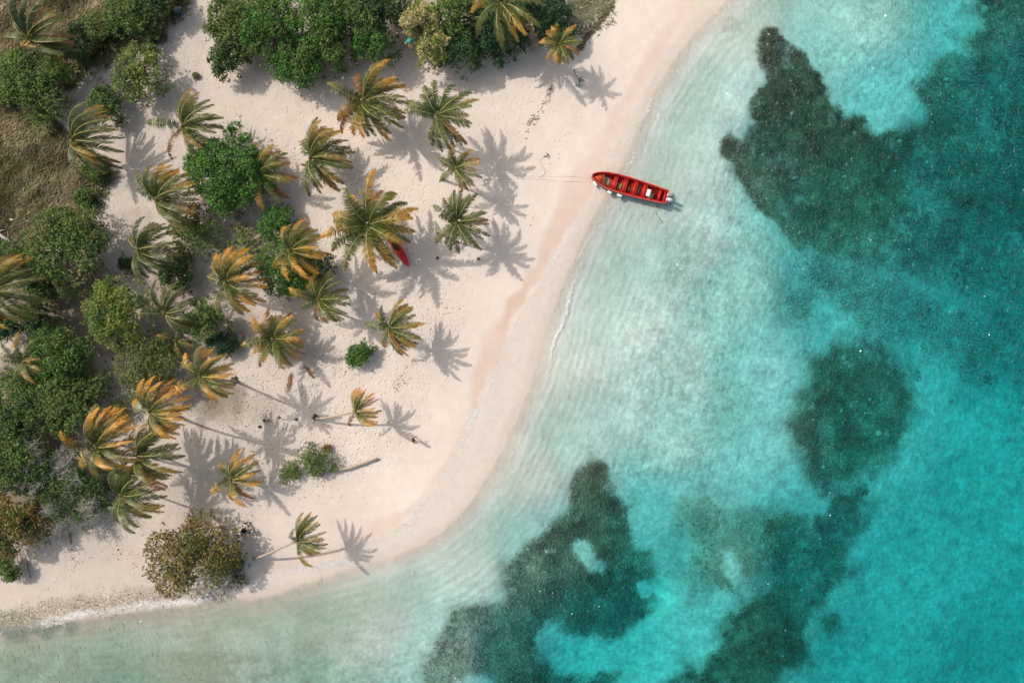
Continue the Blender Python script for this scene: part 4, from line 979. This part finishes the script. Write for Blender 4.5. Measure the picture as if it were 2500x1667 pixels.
# ------------------------------------------------------------------ fallen trunk, driftwood, coconuts
def log(pts, rads, label, name='driftwood_log', mat=M_GREY, cat='driftwood', branches=()):
    A = Acc(); q = [G(x, y, r_ * .8 + dz) for (x, y, dz), r_ in zip(pts, rads)]
    A.tube(q, rads, 8)
    o = A.build(name, mat, None, True, loc=q[0], off=q[0]); tag(o, label, cat)
    for bp in branches:
        B = Acc(); qq = [G(x, y, dz) for x, y, dz in bp]; B.tube(qq, np.linspace(.05, .015, len(qq)), 5); B.build('branch', mat, o, True, off=q[0])
    return o
log([(772, 1158, .0), (790, 1153, .1), (820, 1146, .2), (850, 1142, .25), (885, 1131, .2), (905, 1124, .15), (924, 1119, .08)], [.19, .17, .14, .13, .125, .12, .115], 'fallen palm trunk lying on open sand beside the thin bush', 'fallen_palm_trunk', M_PALMBARK, 'fallen trunk')
log([(-5, 570, .15), (10, 578, .15), (25, 588, .1), (44, 604, .0)], [.15, .15, .12, .1], 'pale bleached driftwood trunk with broken limbs at the left edge', branches=[((8, 576, .2), (2, 567, .4), (-4, 562, .5)), ((22, 586, .2), (27, 576, .35), (26, 566, .4)), ((5, 566, .3), (14, 563, .35), (22, 563, .3)), ((10, 580, .2), (7, 590, .2), (3, 594, .1)), ((36, 596, .2), (42, 588, .3), (48, 592, .1))])
log([(61, 535, .1), (72, 542, .12), (82, 549, .05)], [.04, .05, .04], 'thin pale driftwood stick on the dry grass')
log([(27, 536, .02), (33, 538, .05), (38, 537, .02)], [.12, .16, .12], 'short pale chunk of driftwood on the dry grass')
log([(172, 1298, .05), (173, 1312, .1), (175, 1326, .05)], [.06, .06, .05], 'short dark stick standing in the shaded sand of the lower left', mat=M_BARK)
log([(68, 1370, .05), (72, 1390, .1), (75, 1410, .02)], [.06, .05, .03], 'thin brown branch on the sand by the left edge bush', mat=M_BARK)
log([(1180, 103, 1.4), (1190, 106, .8), (1210, 112, .2)], [.05, .05, .04], 'short dead branch under the top edge palm', mat=M_BARK)
for x, y, lab in [(634, 1041, 'big dark coconut husk on sand beside the fallen leaves'), (645, 1026, 'small dark coconut husk above the big one on sand'), (654, 1025, 'orange coconut husk lying on sand'), (680, 1018, 'dark coconut husk right of the orange one'), (723, 1023, 'dark coconut husk left of the leaning palm foot'), (1168, 632, 'single dark husk on open sand below the deep green palm'), (1068, 630, 'dark husk in the shadow beside the canoe')]:
    A = Acc(); A.ell((0, 0, .10), (.17, .12, .12), 8, 6, None, .05, random.random() * 3)
    tag(A.build('coconut_husk', M_COCO if 'orange' in lab else M_DARKW, None, True, loc=G(x, y)), lab, 'coconut husk')
# root ball mound at base of the leaning palms
def root_ball(x, y, r_, label):
    q = G(x, y); A = Acc(); r = np.random.default_rng(int(x))
    for i in range(60):
        a = r.uniform(0, 6.28); d = np.array([math.cos(a), math.sin(a), 0]); s = r_ * r.uniform(.4, 1)
        A.tube([np.array([0, 0, .35 * r_]) + d * r_ * .1, d * s * .55 + np.array([0, 0, .3 * r_]), d * s + np.array([0, 0, -.03])], [.03, .025, .01], 4, cap=False)
    A.ell((0, 0, .02), (r_ * .55, r_ * .55, r_ * .4), 10, 6, None, .15)
    tag(A.build('root_ball', M_DARKW, None, False, loc=q), label, 'roots')
root_ball(586, 1370, .62, 'dark ring of matted roots beside the olive tree and lone leaning palm')
root_ball(770, 1018, .42, 'dark matted roots at the foot of the small tattered palm')
root_ball(573, 928, .5, 'dark root mat at the foot of the bright orange palm')

# ------------------------------------------------------------------ the red boat
def boat(bow_px, stern_px, width):
    p0 = np.array(P(*bow_px, .5)); p1 = np.array(P(*stern_px, .5)); Lb = np.linalg.norm((p1 - p0)[:2]); ang = math.atan2(p1[1] - p0[1], p1[0] - p0[0])
    root = empty('red_boat', (p0[0], p0[1], 0), 'long red open boat with two outboard motors, bow on the beach', 'boat'); root.rotation_euler = (0, 0, ang)
    # stations: fraction, half width, sheer height, keel z
    st = [(0, .02, .86, .35), (.012, .16, .85, .20), (.035, .32, .84, .05), (.07, .47, .82, -.08), (.12, .62, .79, -.18), (.20, .77, .74, -.24), (.32, .86, .69, -.27), (.48, .88, .66, -.28), (.64, .84, .64, -.28), (.80, .77, .63, -.27), (.94, .70, .63, -.25), (1.0, .66, .64, -.24)]
    sc_ = width / 2 / .88
    def sec(s, hw, sh, kz, off, zoff):
        hw = max(hw * sc_ - off, .005); ch = hw * .80
        return [(s, hw, sh), (s, hw * .97, sh - .20), (s, ch, kz * .3 + .12 + zoff), (s, ch * .45, kz * .8 + zoff), (s, 0, kz + zoff), (s, -ch * .45, kz * .8 + zoff), (s, -ch, kz * .3 + .12 + zoff), (s, -hw * .97, sh - .20), (s, -hw, sh)]
    def loft(off, zoff, smin=0.0):
        V = []; rows = []
        for f_, hw, sh, kz in st:
            x = f_ * Lb; V += sec(x + (off if f_ == 0 else (-off if f_ == 1 else 0)), hw, sh, kz, off, zoff)
        n = 9; Q = [[i * n + j, i * n + j + 1, (i + 1) * n + j + 1, (i + 1) * n + j] for i in range(len(st) - 1) for j in range(n - 1)]
        return np.array(V), np.array(Q), n
    V, Q, n = loft(0, 0)
    A = Acc(); A.add(V, Q); last = (len(st) - 1) * n
    A.add(V[last:last + n], [[0, 1, 7, 8], [1, 2, 6, 7], [2, 3, 5, 6]], [[3, 4, 5]])
    A.build('hull', M_RED, root, True)
    V2, Q2, n = loft(.075, .10)
    A = Acc(); A.add(V2, Q2[:, ::-1]); A.add(V2[last:last + n], [[8, 7, 1, 0], [7, 6, 2, 1], [6, 5, 3, 2]], [[5, 4, 3]])
    A.build('inner_shell', M_REDIN, root, True)
    # gunwale: inner ledge (dark red) and outer worn rubbing strake
    def edge(off, dz):
        L1 = [(f_ * Lb, max(hw * sc_ + off, .01), sh + dz) for f_, hw, sh, kz in st]; return L1
    for s in (1, -1):
        A = Acc(); A.tube([(x, y * s, z) for x, y, z in edge(.01, .0)], .036, 6); A.build('rubbing_strake', M_RIM, root, True)
        # flat side deck
        a0, a1 = edge(-.01, .012), edge(-.16, .004); V = [(x, y * s, z) for x, y, z in a0] + [(x, y * s, z) for x, y, z in a1] + [(x, y * s, z - .035) for x, y, z in a1]
        m_ = len(a0); Qq = [[i, i + 1, m_ + i + 1, m_ + i] for i in range(1, m_ - 1)] + [[m_ + i, m_ + i + 1, 2 * m_ + i + 1, 2 * m_ + i] for i in range(1, m_ - 1)]
        A = Acc(); A.add(V, Qq); A.build('side_deck', M_RED, root, False)
    A = Acc(); A.tube([(Lb * .999, y, .64) for y in np.linspace(-.66 * sc_, .66 * sc_, 5)], .04, 6); A.build('transom_rim', M_RIM, root, True)
    # floor boards
    def hwat(f_): return float(np.interp(f_, [q[0] for q in st], [q[1] for q in st])) * sc_
    def slab(f0, f1, z, th, name, mat, inset=.10, w0=None, y0=0, tilt=0):
        A = Acc(); a, b_ = hwat(f0) - inset, hwat(f1) - inset
        if w0: a = b_ = w0 / 2
        V = [(f0 * Lb, y0 - a, z), (f1 * Lb, y0 - b_, z), (f1 * Lb, y0 + b_, z), (f0 * Lb, y0 + a, z)]; V += [(x, y, zz - th) for x, y, zz in V]
        A.add(V, [[0, 1, 2, 3], [7, 6, 5, 4], [0, 4, 5, 1], [1, 5, 6, 2], [2, 6, 7, 3], [3, 7, 4, 0]]); return A.build(name, mat, root)
    slab(.10, .985, .035, .02, 'floor', M_REDIN, .10)
    slab(.035, .155, .62, .05, 'fore_deck', simple('worn_orange_red_deck', (.50, .06, .015), .6, .3, .55, 2.2, .3), .12)
    A = Acc(); x = .155 * Lb; A.box((x + .02, 0, .36), (.04, (hwat(.155) - .13) * 2, .50)); A.build('bulkhead', M_RED, root)
    A = Acc(); A.tube([(x + .03, y, .61) for y in np.linspace(-hwat(.155) + .14, hwat(.155) - .14, 4)], .022, 5); A.build('deck_edge', M_RIM, root, True)
    for f_ in (.335, .465, .60, .722):
        t_ = slab(f_ - .046, f_, .53, .05, 'thwart', M_REDIN, .11)
        A = Acc(); A.tube([(f_ * Lb, y, .53) for y in np.linspace(-hwat(f_) + .12, hwat(f_) - .12, 4)], .018, 5); A.build('edge_trim', M_RIM, t_, True)
        A = Acc(); A.box((f_ * Lb - .03, 0, .26), (.03, (hwat(f_) - .25) * 2, .38)); A.build('support', M_REDIN, t_)
    slab(.885, .925, .54, .05, 'stern_bench', M_REDIN, .11); slab(.955, .99, .56, .06, 'motor_well', M_REDIN, .11)
    slab(.195, .255, .085, .02, 'floor_mat', M_WOOD, w0=.55, y0=-.05); slab(.36, .415, .09, .03, 'floor_mat', M_WOOD, w0=.62, y0=-.10)
    slab(.495, .525, .085, .03, 'floor_mat', M_DARKW, w0=.55, y0=-.1); slab(.502, .518, .14, .03, 'storage_lid', M_WOOD, w0=.4, y0=-.12)
    slab(.625, .645, .12, .04, 'footrest', M_WOOD, .22)
    # motors
    for yy, mat, lab, dx in ((.20, M_MOTG, 'dark grey outboard motor', .0), (-.26, M_MOTW, 'pale grey outboard motor', -.06)):
        mo = empty('outboard_motor', (0, 0, 0), None, None); mo.parent = root; mo['label'] = lab
        x = Lb + .30 + dx
        A = Acc(); A.ell((x, yy, .95), (.34, .19, .21), 14, 8); A.box((x + .02, yy, .80), (.46, .30, .16), bev=.05); A.build('cowling', mat, mo, True)
        A = Acc(); A.box((x + .08, yy, .30), (.20, .10, .95), bev=.02); A.box((x + .13, yy, -.12), (.34, .20, .02)); A.ell((x + .12, yy, -.32), (.24, .07, .07), 8, 5); A.build('leg', mat, mo)
        A = Acc(); A.box((Lb + .02, yy, .66), (.14, .20, .26), bev=.02); A.build('clamp_bracket', M_WHITE, mo)
        A = Acc()
        for q in range(3):
            a = q * 2.094; A.box((x + .36, yy + math.cos(a) * .09, -.32 + math.sin(a) * .09), (.02, .10, .12), rz=.5)
        A.build('propeller', M_IRON, mo)
    return root, Lb, ang, p0, hwat
root_b, Lb, ang, pb, hwat = boat((1444, 430), (1628, 482), 1.72)
def bl(x, y, z):
    return (pb[0] + x * math.cos(ang) - y * math.sin(ang), pb[1] + x * math.sin(ang) + y * math.cos(ang), z)
# things lying in the boat
cb = empty('cool_box', bl(.762 * Lb, -.05, .085), 'white cool box standing in the stern of the red boat', 'cool box'); cb.rotation_euler = (0, 0, ang)
A = Acc(); A.box((0, 0, .16), (.34, .64, .32), bev=.03); A.build('body', M_WHITE, cb)
A = Acc(); A.box((0, 0, .36), (.38, .68, .07), bev=.025); A.build('lid', M_WHITE, cb)
A = Acc(); A.box((.20, 0, .27), (.03, .2, .03)); A.build('handle', M_BLACK, cb)
bk = empty('bucket', bl(.775 * Lb, -.52, .085), 'small white bucket beside the cool box in the boat', 'bucket')
A = Acc(); A.tube([(0, 0, 0), (0, 0, .26)], [.10, .13], 12, cap=False); A.build('body', M_WHITE, bk, True)
A = Acc(); A.tube([(.13 * math.cos(t), .02, .26 + .10 * math.sin(t)) for t in np.linspace(0, 3.14, 7)], .008, 4); A.build('handle', M_IRON, bk)
ft = empty('fuel_tank', bl(.818 * Lb, -.22, .085), 'dark brown fuel tank on the boat floor right of the cool box', 'fuel tank'); ft.rotation_euler = (0, 0, ang)
A = Acc(); A.box((0, 0, .14), (.42, .60, .26), bev=.05); A.build('body', M_DARKW, ft)
A = Acc(); A.tube([(.05, .1, .26), (.05, .1, .33)], .05, 8); A.build('cap', M_RED, ft)
bw = empty('bailer', bl(.445 * Lb, .28, .085), 'small round dark bailer on the boat floor', 'bailer')
A = Acc(); A.tube([(0, 0, 0), (0, 0, .12)], [.10, .12], 12); A.build('bowl', M_MOTG, bw, True)
# fenders
for i, (x0, y0, x1, y1, lab) in enumerate([(1449, 443, 1458, 455, 'white fender hanging at the bow of the red boat'), (1483, 467, 1494, 472, 'middle white fender hanging on the side of the red boat'), (1506, 475, 1519, 480, 'white fender farthest from the bow of the red boat')]):
    a = np.array(P(x0, y0, .45)); b_ = np.array(P(x1, y1, .42)); fe = empty('fender', a, lab, 'fender', 'fenders along the red boat')
    A = Acc(); t = np.linspace(0, 1, 9); rr = .13 * np.sqrt(np.clip(1 - (2 * t - 1) ** 4, .1, 1)); A.tube(a + (b_ - a) * t[:, None], rr, 10); A.build('body', M_WHITE, fe, True, off=a)
    A = Acc(); u = (b_ - a) / np.linalg.norm(b_ - a); A.ell(b_ + u * .05, (.055, .055, .055), 8, 5); A.build('end_cap', M_BLACK, fe, True, off=a)
    A = Acc(); A.ell(a - u * .05, (.055, .055, .055), 8, 5); A.build('end_cap', M_BLACK, fe, True, off=a)
    A = Acc(); e = np.array(P(x0 + 4, y0 - 5, .80)); A.tube([a, e], .012, 4); A.build('lanyard', M_ROPE, fe, True, off=a)

# ropes and anchors
def rope(pts, r_, mat, label):
    A = Acc(); q = smooth_line(np.array([G(x, y, dz + r_) for x, y, dz in pts]), 2); A.tube(q, r_, 5)
    o = A.build('rope', mat, None, True, loc=q[0], off=q[0]); return tag(o, label, 'rope')
rope([(1446, 431, .8), (1430, 432, .45), (1405, 431, .05), (1380, 431, 0), (1320, 431, 0), (1250, 430, 0), (1180, 431, 0), (1110, 432, 0)], .011, M_ROPE, 'upper mooring rope from the boat bow across the sand to the palms')
rope([(1446, 433, .8), (1432, 440, .4), (1408, 444, .02), (1370, 443, 0), (1328, 439, 0), (1290, 437, 0), (1220, 438, 0), (1150, 440, 0)], .011, M_ROPE, 'lower mooring rope running beside the first from the boat bow')
rope([(1328, 439, 0), (1320, 434, 0), (1318, 431, 0), (1325, 430, 0), (1332, 421, 0), (1332, 416, 0), (1325, 408, 0), (1319, 395, 0), (1320, 388, 0), (1328, 384, 0), (1334, 382, 0)], .02, M_ROPE, 'loose rope curling up the sand to the small anchor')
rope([(1606, 500, .2), (1603, 508, -.1), (1600, 520, 0), (1612, 535, 0), (1618, 545, 0)], .02, M_BLACK, 'dark stern line dropping into the water beside the boat')
rope([(1401, 170, .1), (1402, 176, 0), (1407, 185, 0), (1411, 193, 0), (1413, 198, 0), (1414, 204, 0)], .035, M_ROPEB, 'blue green rope on the sand below the small yellow palm')
def anchor(x, y, rz, label, s=1.0, mat=M_IRON):
    q = G(x, y, .05); an = empty('anchor', q, label, 'anchor'); an.rotation_euler = (0, 0, rz)
    A = Acc(); A.tube([(-.35 * s, 0, .02), (.30 * s, 0, .05)], .03, 6); A.build('shank', mat, an, True)
    for sg in (1, -1):
        A = Acc(); A.tube([(.30 * s, 0, .05), (.28 * s, .16 * s * sg, .06), (.12 * s, .30 * s * sg, .10)], [.035, .03, .025], 6); A.box((.08 * s, .32 * s * sg, .11), (.14 * s, .09 * s, .02), rz=sg * 2.2); A.build('fluke', mat, an)
    A = Acc(); A.tube([(-.3 * s, -.14 * s, .03), (-.3 * s, .14 * s, .03)], .018, 5); A.build('stock', mat, an)
anchor(1334, 381, .3, 'small rusty anchor on the beach at the end of the loose rope', .7)
anchor(1414, 205, -1.9, 'small blue green anchor on the sand below the small yellow palm', 1.0, M_ROPEB)
anchor(1420, 195, 2.6, 'rusty hook anchor just above the blue green anchor', .7)

# ------------------------------------------------------------------ red canoe under the biggest palm
def canoe():
    p1 = np.array(G(999, 651)); p0 = np.array(G(936, 552)); Lc = np.linalg.norm((p1 - p0)[:2]); a_ = math.atan2(p0[1] - p1[1], p0[0] - p1[0])
    root = empty('red_canoe', p1, 'red canoe fading to orange, lying under the fronds of the biggest palm', 'canoe'); root.rotation_euler = (0, 0, a_)
    A = Acc(); n = 18; k_ = 14; V = []; C_ = []
    for i in range(n + 1):
        t = i / n; hw = .44 * math.sin(math.pi * min(max(t, .004), .996)) ** .50; zc = .26; sh = .10 * (2 * t - 1) ** 2
        for j in range(k_):
            a = j / k_ * 2 * math.pi; z = math.sin(a); V.append((t * Lc, math.cos(a) * hw, zc + sh + z * (.24 if z < 0 else .14) * (hw / .44) ** .6))
            m_ = sstep(.30, .52, np.array(t + .06 * random.uniform(-1, 1))); C_.append(np.array([.50, .012, .010]) * (1 - m_) + np.array([.62, .16, .02]) * m_)
    Q = [[i * k_ + j, i * k_ + (j + 1) % k_, (i + 1) * k_ + (j + 1) % k_, (i + 1) * k_ + j] for i in range(n) for j in range(k_)]
    A.add(V, Q, None, np.array(C_)); m = leaf_mat('canoe_plastic', 0, .35, .5, 4); A.build('hull', m, root, True)
    A = Acc(); A.tube([(Lc * .5 + math.cos(t) * .55, math.sin(t) * .26, .41 + .01 * abs(math.cos(t))) for t in np.linspace(0, 6.283, 22)], .028, 6, cap=False); A.build('cockpit_rim', M_RED, root, True)
    A = Acc(); A.add([(Lc * .5 + math.cos(t) * .52, math.sin(t) * .24, .407) for t in np.linspace(0, 6.283, 17)[:16]] + [(Lc * .5, 0, .405)], None, [[i, (i + 1) % 16, 16] for i in range(16)]); A.build('cockpit_cover', M_DARKW, root)
canoe()

# ------------------------------------------------------------------ bench, tarp, small things
bn = empty('painted_bench', G(588, 827), 'weathered cream bench with pink and teal painted boards beside the round light green tree', 'bench'); bn.rotation_euler = (0, 0, -.20 + math.pi / 2)
for i, (x, mt) in enumerate([(-.42, M_CREAM), (-.30, M_CREAM), (-.18, M_CREAM), (-.06, M_CREAM), (.06, M_TEAL), (.18, M_TEAL), (.30, M_CREAM), (.42, M_PINK)]):
    A = Acc(); A.box((x, 0, .45), (.11, .40, .03)); A.build('board', mt, bn)
for sx in (-.38, .38):
    for sy in (-.15, .15):
        A = Acc(); A.box((sx, sy, .21), (.06, .06, .44)); A.build('leg', M_WOOD, bn)
def cloth(x, y, z, w_, d_, mat, label, name, cat, rz=0):
    q = P(x, y, z); n = 9; r = np.random.default_rng(int(x)); u, v = np.meshgrid(np.linspace(-1, 1, n), np.linspace(-1, 1, n)); u = u.ravel(); v = v.ravel()
    zz = -.25 * (u ** 2 + v ** 2) * w_ + fbm(u * 3 + x, v * 3, .8, 3, 5) * .06
    V = np.stack([u * w_ / 2 * (1 - .1 * v * v), v * d_ / 2 * (1 - .15 * u * u), zz], 1)
    ii_ = (np.arange(n - 1)[:, None] * n + np.arange(n - 1)[None, :]).ravel()
    V2 = V.copy(); V2[:, 2] -= .012; m_ = n * n
    o = mesh_np(name, np.vstack([V, V2]), np.vstack([np.stack([ii_, ii_ + 1, ii_ + n + 1, ii_ + n], 1), np.stack([ii_ + n, ii_ + n + 1, ii_ + 1, ii_], 1) + m_]), mat, None, None, True, loc=q); o.rotation_euler = (0, 0, rz); return tag(o, label, cat)
cloth(1153, 130, 2.6, .5, .42, M_BLUE, 'small blue cloth hanging from the deep green trees at the top', 'hanging_cloth', 'cloth', .3)
cloth(1168, 118, 2.9, .7, .16, M_TURQ, 'narrow turquoise cloth next to the blue cloth', 'hanging_cloth', 'cloth', .1)
cloth(1000, 97, 4.2, .55, .4, M_TURQ, 'turquoise cloth glimpsed between vivid green and yellow trees', 'hanging_cloth', 'cloth', .5)
cloth(141, 40, 1.2, .35, 1.3, simple('faded_red_cloth', (.35, .10, .07)), 'faded red cloth strip on the grass beside the top left palm', 'cloth_strip', 'cloth', -.15)
cloth(430, 22, 1.4, 1.2, .9, simple('grey_blue_tarp', (.16, .20, .22)), 'grey blue tarp lying by the dark tree at the top left', 'tarp', 'tarp', .4)
cloth(594, 1296, .95, .50, .50, M_CLB, 'black cloth bundle lying between the people by the olive tree', 'cloth_bundle', 'cloth', .6)
for x, y, rz, lab in [(599, 1276.5, .05, 'left dark sandal lying on the sand above the seated people'), (611.5, 1274.5, -.05, 'right dark sandal lying on the sand above the seated people')]:
    q = G(x, y, .01); sd = empty('sandal', q, lab, 'sandal', 'pair of dark sandals'); sd.rotation_euler = (0, 0, rz)
    A = Acc(); A.ell((0, 0, .02), (.16, .06, .02), 12, 5); A.build('sole', M_BLACK, sd, True)
    A = Acc(); A.tube([(.0, -.055, .02), (.05, 0, .07), (.0, .055, .02)], .012, 5); A.build('strap', M_DARKW, sd, True)

# ------------------------------------------------------------------ people
def skin_mesh(name, J, E, mat, parent, sub=1, root_i=0):
    me = bpy.data.meshes.new(name); me.from_pydata([tuple(j[:3]) for j in J], E, []); me.materials.append(mat)
    o = bpy.data.objects.new(name, me); COL.objects.link(o); o.parent = parent
    md = o.modifiers.new('skin', 'SKIN'); sv = me.skin_vertices[0].data
    for i, j in enumerate(J):
        sv[i].radius = (j[3], j[4] if len(j) > 4 else j[3]); sv[i].use_root = (i == root_i)
    md.use_smooth_shade = True
    s = o.modifiers.new('sub', 'SUBSURF'); s.levels = sub; s.render_levels = sub
    return o
def person(px, py, rz, label, pose, skin, hair, top_m, bottom_m, hat=None):
    q = G(px, py); root = empty('person', q, label, 'person'); root.rotation_euler = (0, 0, rz)
    if pose == 'stand':      # faces +x
        hip = np.array([0, 0, .92]); ch = np.array([.02, 0, 1.22]); nk = np.array([.03, 0, 1.45]); hd = np.array([.06, 0, 1.60])
        kn = [np.array([.05, .11, .50]), np.array([-.03, -.11, .50])]; an = [np.array([.10, .12, .09]), np.array([-.12, -.12, .10])]
        el = [np.array([.06, .34, 1.24]), np.array([.02, -.33, 1.20])]; wr = [np.array([.28, .30, 1.38]), np.array([.16, -.40, 1.00])]
        toe = [an[0] + np.array([.17, .02, -.05]), an[1] + np.array([.16, -.02, -.05])]
    else:                    # sitting on the sand, legs out to +x
        hip = np.array([0, 0, .14]); ch = np.array([-.06, 0, .44]); nk = np.array([-.03, 0, .66]); hd = np.array([.02, 0, .80])
        kn = [np.array([.42, .12, .34]), np.array([.44, -.10, .20])]; an = [np.array([.70, .13, .10]), np.array([.84, -.12, .09])]
        el = [np.array([-.14, .30, .38]), np.array([.05, -.30, .40])]; wr = [np.array([-.24, .32, .10]), np.array([.28, -.22, .32])]
        toe = [an[0] + np.array([.10, .0, .10]), an[1] + np.array([.08, 0, .12])]
    J = [(*hip, .13, .11), (*((hip + ch) / 2), .115, .10), (*ch, .15, .11), (*nk, .055), (*(nk + (hd - nk) * .4), .055), (*(hd + [0, 0, .0]), .095), (*(hd + [0, 0, .09]), .07)]
    E = [(0, 1), (1, 2), (2, 3), (3, 4), (4, 5), (5, 6)]
    for i, s in enumerate((1, -1)):
        b0 = len(J); h2 = hip + np.array([.01, .09 * s, -.02])
        J += [(*h2, .09), (*kn[i], .058), (*((kn[i] + an[i]) / 2), .052), (*an[i], .036), (*toe[i], .030)]
        E += [(0, b0), (b0, b0 + 1), (b0 + 1, b0 + 2), (b0 + 2, b0 + 3), (b0 + 3, b0 + 4)]
        b1 = len(J); sh = nk + np.array([-.01, .17 * s, -.06]); hdv = (wr[i] - el[i]); hdv /= np.linalg.norm(hdv)
        pm = wr[i] + hdv * .06
        J += [(*sh, .055), (*el[i], .040), (*wr[i], .026), (*pm, .034, .018)]
        E += [(2, b1), (b1, b1 + 1), (b1 + 1, b1 + 2), (b1 + 2, b1 + 3)]
        pr_ = np.cross(hdv, [0, 0, 1.0]); pr_ /= np.linalg.norm(pr_) + 1e-6
        for f_, ln in ((-1.2, .062), (-.4, .078), (.4, .074), (1.2, .058)):
            b2 = len(J); m1 = pm + hdv * .045 + pr_ * f_ * .018; m2 = m1 + hdv * ln * .5 + np.array([0, 0, -.008]); m3 = m2 + hdv * ln * .45 + np.array([0, 0, -.018])
            J += [(*m1, .009), (*m2, .0085), (*m3, .007)]; E += [(b1 + 3, b2), (b2, b2 + 1), (b2 + 1, b2 + 2)]
        b2 = len(J); t1 = wr[i] + hdv * .03 + pr_ * .035; t2 = t1 + hdv * .03 + pr_ * .02; J += [(*t1, .011), (*t2, .009)]; E += [(b1 + 3, b2), (b2, b2 + 1)]
    skin_mesh('body', J, E, skin, root, 1)
    # face
    A = Acc(); A.ell(hd + np.array([.10, 0, .015]), (.022, .014, .022), 6, 4); A.build('nose', skin, root, True)
    for s in (1, -1):
        A = Acc(); A.ell(hd + np.array([.088, .034 * s, .04]), (.012, .014, .009), 6, 4); A.build('eye', M_EYE, root, True)
        A = Acc(); A.ell(hd + np.array([0, .098 * s, .02]), (.022, .012, .032), 6, 4); A.build('ear', skin, root, True)
    A = Acc(); A.ell(hd + np.array([.092, 0, -.035]), (.010, .026, .007), 6, 4); A.build('mouth', M_CLD, root, True)
    A = Acc(); A.ell(hd + np.array([-.025, 0, .055]), (.115, .112, .105), 12, 8, None, .03); A.ell(hd + np.array([-.075, 0, -.04]), (.06, .085, .13), 10, 6, None, .04); A.build('hair', hair, root, True)
    if hat is not None:
        A = Acc(); A.ell(hd + np.array([0, 0, .13]), (.13, .13, .08), 12, 6); A.ell(hd + np.array([.01, 0, .10]), (.24, .24, .015), 16, 4); A.build('sun_hat', hat, root, True)
    T_ = [(*(hip * .75 + ch * .25), .155, .125), (*((hip + ch) / 2 + 0), .14, .12), (*ch, .175, .13), (*(nk + [0, 0, -.07]), .08)]; TE = [(0, 1), (1, 2), (2, 3)]
    for i, s in enumerate((1, -1)):
        b1 = len(T_); sh = nk + np.array([-.01, .17 * s, -.06]); T_ += [(*sh, .072), (*(sh * .4 + el[i] * .6), .062)]; TE += [(2, b1), (b1, b1 + 1)]
    skin_mesh('shirt', T_, TE, top_m, root, 1)
    S_ = [(*hip, .15, .13), (*(hip + (ch - hip) * .25), .145, .12)]; SE = [(0, 1)]
    for i, s in enumerate((1, -1)):
        b1 = len(S_); h2 = hip + np.array([.01, .09 * s, -.02]); S_ += [(*h2, .105), (*(h2 * .45 + kn[i] * .55), .088)]; SE += [(0, b1), (b1, b1 + 1)]
    skin_mesh('shorts', S_, SE, bottom_m, root, 1)
    return root
person(1013, 1070, .35, 'dark haired person in a maroon top standing alone on open sand', 'stand', M_SKIN2, M_HAIR, M_CLD, M_CLD)
person(598, 1308.5, -2.5, 'person in a pale lavender shirt standing beside the olive tree', 'stand', M_SKIN, M_HAIR, M_CLL, M_CLW)
person(617, 1294, 2.1, 'person in a white shirt sitting on sand with legs toward the sandals', 'sit', M_SKIN, M_HAIR, M_CLW, M_CLD)
person(588, 1301, 2.75, 'person sitting on sand beside the black cloth, legs stretched to the olive tree', 'sit', M_SKIN, M_HAIR, M_CLW, M_CLB)
